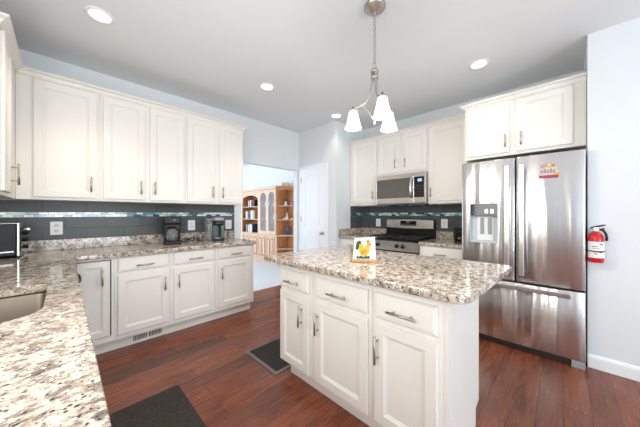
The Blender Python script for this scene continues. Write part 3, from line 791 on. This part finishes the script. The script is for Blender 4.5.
for dx, dy in dirs:
    arm = MB()
    cv = [(0.020, 2.282), (0.019, 2.24), (0.023, 2.18), (0.036, 2.12), (0.064, 2.075), (0.098, 2.056), (0.128, 2.048), (RA, 2.047)]
    # smooth it
    P = []
    for i in range(len(cv)-1):
        p0 = cv[max(i-1, 0)]; p1 = cv[i]; p2 = cv[i+1]; p3 = cv[min(i+2, len(cv)-1)]
        for k in range(4):
            t_ = k/4
            f = lambda a, b_, c_, d_: 0.5*((2*b_)+(-a+c_)*t_+(2*a-5*b_+4*c_-d_)*t_*t_+(-a+3*b_-3*c_+d_)*t_**3)
            P.append((f(p0[0], p1[0], p2[0], p3[0]), f(p0[1], p1[1], p2[1], p3[1])))
    P.append(cv[-1])
    arm.tube([(r*dx, r*dy, z) for r, z in P], 0.007, 8)
    low = [(0.012, 1.945), (0.022, 1.965), (0.040, 2.0), (0.070, 2.030), (0.105, 2.052), (RA, 2.047)]
    arm.tube([(r*dx, r*dy, z) for r, z in low], 0.0055, 8)
    ao = arm.build('arm', M['nickel'], ch)
    MB().lathe([(0.010, 2.056), (0.012, 2.044), (0.020, 2.038), (0.024, 2.030), (0.024, ZS+0.001)][::-1], (RA*dx, RA*dy, 0)).build('socket', M['nickel'], ao)
    so = MB().lathe(prof, (RA*dx, RA*dy, ZS), 28, cap0=False, cap1=False).build('lamp_shade', M['shade'], ch)
    MB().lathe([(0.012, 0.0), (0.016, -0.03), (0.026, -0.06), (0.028, -0.075), (0.020, -0.095), (0.004, -0.104)], (RA*dx, RA*dy, ZS-0.008), 16).build('bulb', M['lens'], so)
    pl = bpy.data.lights.new('chandelier_light', 'POINT'); pl.energy = 16; pl.color = (1, 0.93, 0.84); pl.shadow_soft_size = 0.05
    po = bpy.data.objects.new('chandelier_light', pl); COL.objects.link(po); po.location = (CHX+RA*dx, CHY+RA*dy, ZS-0.165)

# ------------------------------------------------------------------ recessed ceiling lights
CAN = [((0.19, 2.485), 'recessed ceiling light above the corner cabinets'), ((1.658, 2.483), 'recessed ceiling light in front of the dining opening'),
       ((2.876, 0.603), 'recessed ceiling light in front of the refrigerator'), ((2.885, 2.47), 'recessed ceiling light beside the pantry wall corner')]
CAN += [((0.19, 0.4), 'unseen ceiling light added above the near sink counter'), ((1.658, -1.4), 'unseen ceiling light added behind the island'), ((2.876, -1.4), 'unseen ceiling light added along the pale right wall')]  # extra cans out of view, added to light the room
for (x, y), lab in CAN:
    t = thing('ceiling_light', 'round white lit ' + lab, 'ceiling light', (x, y, H), 0, 'recessed ceiling lights')
    MB().lathe([(0.062, -0.001), (0.062, -0.006), (0.070, -0.010), (0.088, -0.006), (0.092, -0.001)], (0, 0, 0), 32, cap0=False, cap1=False).build('trim_ring', M['trim'], t)
    MB().lathe([(0.061, -0.001), (0.061, -0.004), (0.03, -0.007), (0.002, -0.008)], (0, 0, 0), 32).build('lens', M['lens'], t)
    sp = bpy.data.lights.new('ceiling_light_beam', 'SPOT'); sp.energy = 12 if x > 2.8 else (38 if x < 1 else 26); sp.color = (1, 0.86, 0.70) if x < 1 else (1, 0.94, 0.86); sp.spot_size = R(105); sp.spot_blend = 0.6; sp.shadow_soft_size = 0.06
    so = bpy.data.objects.new('ceiling_light_beam', sp); COL.objects.link(so); so.location = (x, y, H-0.03)

# ------------------------------------------------------------------ outlets, register
def outlet(label, loc, rz, w=0.085, h=0.128, kind='outlet'):
    t = thing('wall_outlet', label, 'outlet', loc, rz, 'white wall plates on the tile backsplash')
    MB().box(-w/2, w/2, -0.006, 0, -h/2, h/2, 0.003).build('cover_plate', M['whiteplastic'], t)
    if kind == 'outlet':
        for z in (-0.026, 0.026):
            s = MB().lathe([(0.017, 0), (0.016, 0.002)], (0, 0, 0), 20).build('socket', flat(226, 224, 218), t)
            s.rotation_euler = (R(90), 0, 0); s.location = (0, -0.0062, z)
            MB().box(-0.008, -0.005, -0.004, 0.006, 0.002, 0.0025).box(0.005, 0.008, -0.004, 0.006, 0.002, 0.0025).build('slot', M['dark'], s)
    else:
        MB().box(-0.018, 0.018, -0.009, -0.0055, -0.034, 0.034, 0.002).build('rocker', flat(232, 232, 228), t)
    return t
yt = YA-0.0105
outlet('white double outlet on the tile beside the toaster oven', (-0.049, yt, 1.126), 0)
outlet('white outlet plate on the tile between the two coffee makers', (1.168, yt, 1.114), 0, 0.088, 0.13, 'sw')
outlet('white outlet plate on the tile behind the pod coffee maker', (1.672, yt, 1.108), 0, 0.092, 0.13, 'sw')
xt = XB-0.0105
outlet('white outlet plate on the tile left of the range console', (xt, 2.25, 1.114), R(-90), 0.085, 0.128)
outlet('white outlet plate on the tile right of the range console', (xt, 1.198, 1.126), R(-90), 0.088, 0.128, 'sw')
vt = thing('floor_register', 'white vent register with dark slots in the cabinet toe kick', 'vent', (0.588, YB+0.0875, 0.056), 0)
MB().box(-0.145, 0.145, -0.005, 0, -0.046, 0.046, 0.002).build('plate', M['cab'], vt)
mb = MB()
for i in range(19):
    if i == 9: continue
    mb.box(-0.118+i*0.0127, -0.1105+i*0.0127, -0.0065, -0.0048, -0.024, 0.024)
mb.build('slots', M['dark'], vt)['label'] = 'row of dark vent slots'

# ------------------------------------------------------------------ things on the counters
CZ = CT1+0.001
# toaster oven faces +X
to = thing('toaster_oven', 'black and steel toaster oven in the counter corner', 'toaster oven', (-0.245, 3.10, CZ), R(90))
tw, td, th = 0.352, 0.31, 0.27
MB().box(0.0, tw, 0.016, td, 0.015, th, 0.008).build('body', M['black'], to)
mb = MB().box(-0.003, tw+0.003, 0.0, 0.016, 0.012, th+0.004, 0.004).box(-0.003, tw+0.003, 0.0, td, th+0.0005, th+0.006, 0.002); mb.build('bezel', M['steel_plain'], to)
mb = MB().box(-0.004, -0.0005, 0.03, td-0.02, 0.045, 0.056, 0.0015); mb.build('side_rail', M['steel_plain'], to)
gd = MB().box(0.02, 0.25, -0.006, 0.0, 0.05, 0.235, 0.003).build('glass_door', M['blackgloss'], to)
mb = MB().cyl((0.03, -0.042, 0.225), (0.24, -0.042, 0.225), 0.008, n=10)
for x in (0.045, 0.225): mb.cyl((x, -0.006, 0.225), (x, -0.042, 0.225), 0.006, n=8)
mb.build('handle', M['steel_plain'], gd)
for z in (0.06, 0.12, 0.18):
    MB().cyl((0.30, 0.0, z), (0.30, -0.026, z), 0.017, 0.015).build('knob', M['black'], to)
for x in (0.03, tw-0.03):
    for y in (0.04, td-0.04): MB().cyl((x, y, 0), (x, y, 0.016), 0.012).build('foot', M['black'], to)

# drip coffee maker
cm = thing('coffee_maker', 'black drip coffee maker with glass carafe on the long counter', 'coffee maker', (0.885, 3.275, CZ), R(-14))
MB().box(-0.088, 0.088, -0.11, 0.11, 0.0, 0.038, 0.012, 3).build('base', M['black'], cm)
MB().box(-0.085, 0.085, 0.035, 0.11, 0.039, 0.23, 0.01).build('water_tank', M['black'], cm)
MB().box(-0.088, 0.088, -0.10, 0.11, 0.231, 0.318, 0.014, 3).build('brew_head', M['black'], cm)
MB().box(0.005, 0.035, -0.103, -0.0995, 0.272, 0.280).build('badge', M['greyplastic'], cm)
cf = MB().lathe([(0.052, 0.0), (0.060, 0.012), (0.062, 0.06), (0.056, 0.10), (0.046, 0.125), (0.048, 0.135)], (0, -0.035, 0.041), 24).build('carafe', M['bulbglass'], cm)
MB().lathe([(0.05, 0.136), (0.05, 0.15), (0.02, 0.156)], (0, -0.035, 0.041), 20).build('carafe_lid', M['black'], cf)
MB().lathe([(0.050, 0.003), (0.057, 0.013), (0.058, 0.035)], (0, -0.035, 0.041), 20).build('coffee', flat(60, 38, 26, 0.1), cf)
MB().tube([(0.045, -0.075, 0.17), (0.062, -0.105, 0.165), (0.066, -0.112, 0.12), (0.055, -0.095, 0.07)], 0.008, 8).build('carafe_handle', M['black'], cf)
# pod coffee maker
kc = thing('pod_coffee_maker', 'slate pod coffee maker with grey lid and side water tank', 'coffee maker', (1.395, 3.30, CZ), R(-12))
MB().box(-0.035, 0.095, -0.12, 0.12, 0.0, 0.03, 0.008).build('base', M['black'], kc)
MB().box(-0.035, 0.095, 0.02, 0.12, 0.031, 0.25, 0.012).build('column', M['greenplastic'], kc)
MB().box(0.055, 0.098, -0.10, 0.019, 0.031, 0.20, 0.006).build('side_panel', M['greenplastic'], kc)
MB().box(-0.03, 0.088, -0.115, 0.019, 0.195, 0.252, 0.02, 3).build('brew_head', M['black'], kc)
MB().box(-0.034, 0.094, -0.118, 0.115, 0.253, 0.300, 0.022, 4).build('lid', M['greyplastic'], kc)
MB().box(-0.024, 0.05, -0.112, 0.01, 0.0305, 0.042, 0.003).build('drip_tray', M['chrome'], kc)
wt = MB().box(-0.115, -0.038, -0.09, 0.12, 0.0, 0.262, 0.016, 3).build('water_tank', M['bulbglass'], kc)
MB().box(-0.117, -0.037, -0.092, 0.12, 0.263, 0.283, 0.008).build('tank_lid', M['greyplastic'], kc)
MB().box(-0.05, -0.038, -0.095, -0.02, 0.0, 0.25).build('tank_frame', M['black'], kc)
# cord
pts = []
for i in range(40):
    u = i/39
    pts.append((0.985+0.26*u + 0.025*math.sin(u*25), 3.39-0.02*u+0.035*math.sin(u*17+0.5), CZ+0.0065+0.055*(math.sin(u*14)**2)*(1-abs(2*u-1))))
pts = [(0.985, 3.40, CZ+0.07)] + pts + [(1.268, 3.39, CZ+0.06)]
tag(MB().tube(pts, 0.0055, 6).build('power_cord', M['black']), 'black power cord coiled on the counter between the coffee makers', 'cord')

# black toaster beside the fridge
bt = thing('toaster', 'small black toaster beside the refrigerator', 'toaster', (3.34, 0.905, CZ), R(-90))
MB().box(-0.075, 0.075, 0.0, 0.26, 0.012, 0.185, 0.03, 4).build('body', M['blackgloss'], bt)
MB().box(-0.07, 0.07, 0.008, 0.252, 0.0, 0.014, 0.003).build('base', M['black'], bt)
MB().box(-0.035, -0.012, 0.04, 0.22, 0.1845, 0.1865).box(0.012, 0.035, 0.04, 0.22, 0.1845, 0.1865).build('slot', M['iron'], bt)
MB().box(-0.02, 0.02, -0.028, -0.0005, 0.115, 0.135, 0.004).build('lever', M['black'], bt)
MB().cyl((0.0, 0, 0.055), (0.0, -0.016, 0.055), 0.018, 0.015).build('dial', M['chrome'], bt)

# rooster napkin holder on the island: faces the camera
nh = thing('napkin_holder', 'white rooster napkin holder on a wooden base on the island', 'napkin holder', (1.528, 1.045, CZ), R(44.3-90-4))
MB().box(-0.09, 0.09, -0.04, 0.04, 0.0, 0.022, 0.005).build('base', M['lightwood'], nh)
MB().prism([(-0.078, 0.0225), (0.082, 0.0225), (0.076, 0.185), (-0.066, 0.172)], 'y', -0.034, -0.024, 0.002).build('front_plate', M['whiteplastic'], nh)
MB().prism([(-0.078, 0.0225), (0.082, 0.0225), (0.076, 0.178), (-0.066, 0.165)], 'y', 0.022, 0.032, 0.002).build('back_plate', M['whiteplastic'], nh)
def relief(name, poly, col, d=0.003, y=-0.034):
    MB().prism(poly, 'y', y-d, y-0.0002, 0.0008).build(name, flat(*col), nh)
def ell(cx_, cz_, a, b_, n=18, rot=0): return [(cx_+a*math.cos(2*math.pi*k/n)*math.cos(rot)-b_*math.sin(2*math.pi*k/n)*math.sin(rot), cz_+a*math.cos(2*math.pi*k/n)*math.sin(rot)+b_*math.sin(2*math.pi*k/n)*math.cos(rot)) for k in range(n)]
relief('rooster_body', rounded([(-0.038, 0.082), (-0.02, 0.052), (0.012, 0.047), (0.034, 0.072), (0.040, 0.115), (0.036, 0.145), (0.018, 0.148), (0.012, 0.118), (-0.008, 0.098), (-0.012, 0.135), (-0.024, 0.142), (-0.040, 0.12)], 0.004, 3), (226, 176, 40))
relief('rooster_tail', rounded([(-0.058, 0.085), (-0.040, 0.100), (-0.036, 0.130), (-0.022, 0.140), (-0.020, 0.152), (-0.036, 0.160), (-0.054, 0.148), (-0.062, 0.115)], 0.005, 3), (62, 74, 44), 0.0045)
relief('rooster_comb', rounded([(0.016, 0.147), (0.036, 0.146), (0.040, 0.158), (0.032, 0.156), (0.028, 0.164), (0.022, 0.157), (0.016, 0.160)], 0.002, 2), (204, 48, 44), 0.0045)
relief('rooster_wattle', ell(0.040, 0.132, 0.006, 0.010), (204, 48, 44), 0.0048)
relief('rooster_wing', ell(-0.004, 0.078, 0.024, 0.014, 18, 0.4), (206, 140, 34), 0.0048)
relief('grass_tuft', rounded([(-0.056, 0.030), (0.040, 0.030), (0.036, 0.052), (0.022, 0.044), (0.010, 0.050), (-0.006, 0.040), (-0.024, 0.052), (-0.036, 0.040), (-0.052, 0.052)], 0.002, 2), (52, 84, 62), 0.005)

# ------------------------------------------------------------------ fire extinguisher on the right wall
fx = thing('fire_extinguisher', 'small red fire extinguisher hung on the pale wall beside the refrigerator', 'fire extinguisher', (XP-0.060, -0.183, 0.878), R(-90))
r = 0.045
MB().lathe([(r*0.9, 0.0), (r, 0.006), (r, 0.185), (r*0.93, 0.207), (r*0.72, 0.226), (r*0.42, 0.238), (r*0.36, 0.246)], (0, 0, 0), 28).build('cylinder', M['red'], fx)
lb = MB().lathe([(r+0.0008, 0.038), (r+0.0008, 0.166)], (0, 0, 0), 28, cap0=False, cap1=False).build('wrap_label', M['whiteplastic'], fx)
lb['label'] = 'white printed wrap around the red cylinder'
mb = MB()
for (a0, a1, z, h_) in ((-120, -80, 0.125, 0.006), (-118, -60, 0.112, 0.004), (-70, -40, 0.14, 0.010), (-110, -78, 0.075, 0.005), (-72, -48, 0.078, 0.016), (-100, -82, 0.065, 0.004)):
    rows = [[((r+0.0014)*math.cos(R(a0+(a1-a0)*k/6)), (r+0.0014)*math.sin(R(a0+(a1-a0)*k/6)), z+q*h_) for k in range(7)] for q in (0, 1)]
    mb.grid(rows)
mb.build('print_marks', flat(150, 60, 66), lb)
MB().lathe([(r+0.0016, 0.086), (r+0.003, 0.087), (r+0.003, 0.094), (r+0.0016, 0.095)], (0, 0, 0), 28, cap0=False, cap1=False).build('strap', M['black'], fx)
MB().lathe([(0.016, 0.2465), (0.018, 0.250), (0.018, 0.274), (0.012, 0.280)], (0, 0, 0), 18).build('valve', M['whiteplastic'], fx)
MB().box(-0.045, 0.0, -0.009, 0.009, 0.258, 0.268, 0.003).build('gauge_tag', M['teal'], fx)
MB().tube([(-0.03, 0, 0.270), (0.0, 0, 0.284), (0.035, 0, 0.294), (0.052, 0, 0.298)], [0.007, 0.007, 0.006, 0.004], 8).build('lever', M['black'], fx)
MB().tube([(-0.03, 0, 0.262), (0.025, 0, 0.262), (0.045, 0, 0.272)], 0.005, 8).build('carry_handle', M['black'], fx)
MB().tube([(0.016, 0, 0.262), (0.038, -0.008, 0.256), (0.051, -0.012, 0.230), (0.056, -0.012, 0.20), (0.055, -0.01, 0.175)], 0.008, 8).build('hose', M['black'], fx)
MB().box(-0.02, 0.02, r+0.001, 0.0585, 0.06, 0.24, 0.002).build('wall_bracket', M['black'], fx)

# ------------------------------------------------------------------ floor mats
tag(MB().box(0.10, 0.588, 1.0, 2.03, 0.001, 0.013, 0.004).build('floor_mat', M['matfibre']), 'charcoal floor mat in front of the sink counter', 'mat')
m2 = thing('floor_mat', 'charcoal mat with grey border at the end of the island', 'mat', (1.153, 1.612, 0.001), 0)
MB().box(0, 0.76, 0, 0.465, 0, 0.008, 0.003).build('border', M['grey_rubber'], m2)
MB().box(0.028, 0.732, 0.028, 0.437, 0.0085, 0.014, 0.003).build('pile', M['matfibre'], m2)

# ------------------------------------------------------------------ dining room: hutch
HX = 3.61; HB = 3.958       # front, back
hy = 5.0
hu = thing('china_hutch', 'large pale oak hutch with bookshelves, arched glass doors and angled end shelves', 'hutch', (HX, hy, 0.005))
D = HB-HX
ya, yb, yc = 0.06, 0.80, 1.72   # local Y: angled end | glass doors | open shelves
ZL, ZT = 0.735, 1.93
# lower cabinet and doors
MB().box(0.012, D, 0.0, yc, 0.09, ZL-0.03).box(0.03, D, 0.02, yc, 0.0, 0.09).build('lower_body', M['oak'], hu)
MB().box(-0.012, D, 0.0, yc, ZL-0.03, ZL, 0.006).build('ledge', M['oak'], hu)
def arch(y0, y1, z0, z1, n=10):
    rr = (y1-y0)/2; c = (y0+y1)/2
    return [(y0, z0), (y1, z0)] + [(c+rr*math.cos(math.pi*k/n), z1-rr+rr*math.sin(math.pi*k/n)) for k in range(n+1)]
ld = [(ya+0.02, 0.42), (0.44, 0.80), (0.84, 1.25), (1.27, 1.69)]
for y0, y1 in ld:
    d = MB().box(-0.008, 0.0115, y0, y1, 0.12, ZL-0.05, 0.004).build('lower_door', M['oak'], hu)
    ym = (y0+y1)/2
    for a0, a1 in ((y0+0.035, ym-0.015), (ym+0.015, y1-0.035)):
        p = MB().prism(arch(a0, a1, 0.17, ZL-0.085), 'x', -0.010, -0.0085).build('arch_panel', M['oakshade'], d)
        MB().prism(arch(a0+0.025, a1-0.025, 0.20, ZL-0.115), 'x', -0.016, -0.0102, 0.004).build('raised_field', M['oak'], p)
# upper carcass
MB().box(D-0.012, D, 0.0, yc, ZL+0.001, ZT-0.06).box(0.014, D-0.012, yb-0.009, yb+0.009, ZL+0.001, ZT-0.06).box(0.014, D-0.012, yc-0.02, yc, ZL+0.001, ZT-0.06).box(0.014, D-0.012, 0.0, 0.02, ZL+0.001, ZT-0.06).build('upper_body', M['oakin'], hu)
MB().box(-0.03, D, -0.012, yc+0.01, ZT-0.058, ZT, 0.012).build('cornice', M['oak'], hu)
for z in (1.113, 1.455):
    MB().box(0.02, D-0.013, yb+0.010, yc-0.021, z-0.018, z).build('shelf', M['oak'], hu)
    MB().box(0.04, D-0.013, 0.021, yb-0.010, z-0.012, z).build('shelf', M['oak'], hu)
# face frame of open bay with arched top
fr_ = MB()
fr_.box(0.0, 0.0135, yb-0.02, yb+0.04, ZL+0.001, ZT-0.06).box(0.0, 0.0135, yc-0.05, yc, ZL+0.001, ZT-0.06)
y0_, y1_ = yb+0.04, yc-0.05
n = 16
top = [(y1_, ZT-0.06), (y0_, ZT-0.06)] + [(y0_+(y1_-y0_)*k/n, 1.66+0.10*math.sin(math.pi*k/n)**0.6) for k in range(n+1)]
fr_.prism(top, 'x', 0.0, 0.0135)
fr_.build('face_frame', M['oak'], hu)
# arched glass doors
for y0, y1 in ((0.035, 0.40), (0.405, 0.775)):
    f = MB(); st = 0.055
    f.box(0.0, 0.013, y0, y0+st, ZL+0.005, ZT-0.062).box(0.0, 0.013, y1-st, y1, ZL+0.005, ZT-0.062).box(0.0, 0.013, y0+st, y1-st, ZL+0.005, ZL+0.085)
    a, c = y0+st, y1-st; rr = (c-a)/2; zz = ZT-0.13
    f.prism([(c, ZT-0.062), (a, ZT-0.062)] + [((a+c)/2-rr*math.cos(math.pi*k/14), zz-rr+rr*math.sin(math.pi*k/14)) for k in range(15)], 'x', 0.0, 0.013)
    dd = f.build('glass_door', M['oak'], hu)
    MB().box(0.005, 0.008, a, c, ZL+0.085, zz).build('pane', M['glass'], dd)
# angled end with open shelves
poly = lambda g: [(0.0+g, -0.001-g), (D-g, -0.001-g), (D-g, -D+0.03+g)]
e = MB()
tri = [(0.0, -0.001), (D-0.001, -0.001), (D-0.001, -D+0.02)]
for z0, z1 in ((0.0, 0.10), (0.385, 0.405), (ZL-0.03, ZL), (1.095, 1.113), (1.437, 1.455)): MB().prism(tri, 'z', z0, z1).build('corner_shelf', M['oak'], hu)
e = MB()
e.box(0.002, D-0.014, -0.013, -0.002, 0.10, ZT-0.06).box(D-0.013, D-0.002, -D+0.03, -0.002, 0.10, ZT-0.06)
e.build('corner_back', M['oakin'], hu)
e = MB().prism([(-0.022, -0.012), (-0.01, -0.03), (D-0.003, -D), (D-0.003, -0.013)], 'z', ZT-0.058, ZT)
e.build('corner_cornice', M['oakin'], hu)
# arched rail under the corner cornice
L45 = math.hypot(D-0.001, D-0.021)
rl = MB(); n = 14
rl.prism([(L45, 0.0), (0, 0.0)] + [(L45*k/n, -0.10+0.07*math.sin(math.pi*k/n)**0.5) for k in range(n+1)], 'y', 0.0, 0.014)
rl = rl.build('corner_rail', M['oakin'], hu); rl.location = (0.002, -0.004, ZT-0.0585); rl.rotation_euler = (0, 0, -math.atan2(D-0.021, D-0.001))

# books on the hutch's open shelves
names = [('dark red', (128, 40, 44)), ('white', (226, 224, 220)), ('dark blue', (44, 62, 92)), ('pale green', (176, 190, 170)), ('black', (40, 38, 40)), ('light grey', (190, 194, 198)), ('tan', (190, 160, 120)), ('teal', (70, 120, 128))]
rowsb = [(ZL+0.001, 'bottom', [4, 5, 4, 1, 5, 1, 1, 2], 0.24), (1.114, 'middle', [3, 1, 7, 2, 2, 5, 1, 3, 6], 0.25), (1.456, 'top', [1, 0, 1, 4, 2, 4], 0.19)]
ords = ['first', 'second', 'third', 'fourth', 'fifth', 'sixth', 'seventh', 'eighth', 'ninth', 'tenth']
book0 = None
for z, rname, cols, hh in rowsb:
    y = yc-0.13
    if rname == 'top': y -= 0.16
    for i, ci in enumerate(cols):
        tk = 0.042+0.022*random.random(); hk = hh*(0.82+0.18*random.random()); dk = 0.17+0.03*random.random()
        t = thing('book', '%s book, %s from the shelf left end on the hutch %s shelf' % (names[ci][0], ords[i], rname), 'book', (HX+0.06, hy+y, 0.005+z), 0, 'books on the open hutch shelves')
        c = MB().box(0, dk, -tk+0.001, -tk+0.004, 0, hk).box(0, dk, -0.004, -0.001, 0, hk).box(0, 0.004, -tk+0.004, -0.004, 0, hk)
        c.build('cover', flat(*names[ci][1]), t)
        MB().box(0.005, dk-0.006, -tk+0.0045, -0.0045, 0.004, hk-0.004).build('pages', flat(236, 230, 216), t)
        y -= tk+0.001

# ornaments
def ornament(kind, label, cat, loc, build):
    t = thing(kind, label, cat, loc); build(t); return t
W_ = flat(236, 234, 230); 
def figure(colA, colB, s=1.0):
    def f(t):
        MB().lathe([(0.030*s, 0), (0.032*s, 0.01*s), (0.022*s, 0.05*s), (0.016*s, 0.075*s), (0.008*s, 0.085*s)], (0, 0, 0), 16).build('robe', flat(*colA), t)
        MB().lathe([(0.003*s, 0.083*s), (0.013*s, 0.092*s), (0.016*s, 0.104*s), (0.012*s, 0.116*s), (0.003*s, 0.121*s)], (0, 0, 0), 14).build('head', flat(*colB), t)
        MB().tube([(-0.02*s, -0.01*s, 0.045*s), (-0.026*s, -0.02*s, 0.06*s), (-0.012*s, -0.008*s, 0.075*s)], 0.006*s, 6).build('arm', flat(*colA), t)
    return f
def epos(u, v): return (HX+u, hy-v)
c1 = epos(0.175, 0.10); c2 = epos(0.275, 0.20)
ornament('figurine', 'white and black standing figurine on the upper corner shelf', 'figurine', (*epos(0.20, 0.11), 1.4605), figure((226, 226, 226), (70, 60, 56), 1.35))
ornament('figurine', 'pink and mauve figurine on the upper corner shelf', 'figurine', (*epos(0.29, 0.22), 1.4605), figure((196, 150, 176), (206, 168, 180), 1.35))
def dish(t):
    MB().lathe([(0.02, 0), (0.024, 0.004), (0.045, 0.03), (0.042, 0.03), (0.02, 0.008)], (0, 0, 0), 18, cap1=False).build('bowl', W_, t)
    MB().lathe([(0.02, 0.02), (0.03, 0.034), (0.02, 0.05), (0.004, 0.056)], (0, 0, 0), 14).build('filling', flat(224, 160, 150), t)
ornament('ornament_dish', 'small white dish with pink ornament on the middle corner shelf', 'dish', (*epos(0.17, 0.085), 1.1185), dish)
ornament('figurine', 'slender white angel figurine on the middle corner shelf', 'figurine', (*epos(0.22, 0.13), 1.1185), figure((244, 240, 232), (246, 226, 206), 1.4))
def shell(t): MB().lathe([(0.035, 0), (0.042, 0.012), (0.030, 0.034), (0.008, 0.046)], (0, 0, 0), 16, 1.0, 0.7).build('shell', flat(240, 214, 160), t)
ornament('seashell', 'cream seashell ornament on the middle corner shelf', 'ornament', (*epos(0.285, 0.23), 1.1185), shell)
def vase(t):
    MB().lathe([(0.030, 0), (0.034, 0.006), (0.034, 0.19), (0.028, 0.20), (0.024, 0.215), (0.027, 0.225), (0.022, 0.225), (0.019, 0.21)], (0, 0, 0), 20, cap1=False).build('glass_body', flat(20, 92, 150, 0.12), t)
ornament('vase', 'tall deep blue vase on the lower corner shelf', 'vase', (*epos(0.245, 0.14), 0.7405), vase)
def cup(t):
    MB().lathe([(0.028, 0), (0.03, 0.006), (0.05, 0.05), (0.058, 0.09), (0.052, 0.09), (0.045, 0.05), (0.025, 0.01)], (0, 0, 0), 18, cap1=False).build('bowl', W_, t)
    MB().tube([(0, 0.055, 0.075), (0, 0.085, 0.07), (0, 0.085, 0.035), (0, 0.05, 0.03)], 0.006, 6).build('handle', W_, t)
def pot(t):
    MB().lathe([(0.04, 0), (0.066, 0.03), (0.07, 0.07), (0.05, 0.11), (0.03, 0.12)], (0, 0, 0), 18).build('pot_body', W_, t)
    MB().lathe([(0.034, 0.121), (0.02, 0.14), (0.008, 0.145), (0.010, 0.158), (0.003, 0.163)], (0, 0, 0), 14).build('lid', W_, t)
    MB().tube([(0, -0.06, 0.05), (0, -0.10, 0.07), (0, -0.115, 0.11)], 0.010, 8).build('spout', W_, t)
for (y, z, b_, nm, lab, ct) in ((0.22, 1.1185, pot, 'teapot', 'white china teapot behind the hutch glass door nearest the corner shelves', 'teapot'), (0.25, 1.4605, cup, 'teacup', 'white teacup on the upper shelf behind the hutch glass door', 'cup'),
                        (0.60, 1.4605, pot, 'teapot', 'white china teapot on the upper shelf behind the other hutch glass door', 'teapot'), (0.60, 1.1185, cup, 'teacup', 'white teacup on the middle shelf behind the other hutch glass door', 'cup')):
    ornament(nm, lab, ct, (HX+0.13, hy+y, z), b_)
bx = thing('keepsake_box', 'small cream box on top of the hutch corner', 'box', (*epos(0.20, 0.09), ZT+0.0055), R(-45))
MB().box(-0.08, 0.08, -0.06, 0.06, 0, 0.065, 0.004).build('box_body', flat(216, 196, 166), bx)
MB().box(-0.085, 0.085, -0.065, 0.065, 0.0655, 0.095, 0.006).build('lid', flat(228, 214, 190), bx)

# pendant lamp glimpsed in the dining room
pd = thing('pendant_lamp', 'white glass lamp glimpsed hanging in the dining room', 'lamp', (2.30, 5.05, 0))
MB().lathe([(0.05, H-0.03), (0.05, H-0.001)], (0, 0, 0), 18).build('canopy', M['nickel'], pd)
MB().cyl((0, 0, 2.16), (0, 0, H-0.031), 0.006, n=8).build('rod', M['nickel'], pd)
MB().lathe([(0.035, 2.10), (0.03, 2.16), (0.008, 2.165)], (0, 0, 0), 16).build('socket_cap', M['nickel'], pd)
MB().lathe([(0.055, 1.95), (0.062, 2.00), (0.055, 2.06), (0.034, 2.099)], (0, 0, 0), 20).build('lamp_shade', M['shade'], pd)
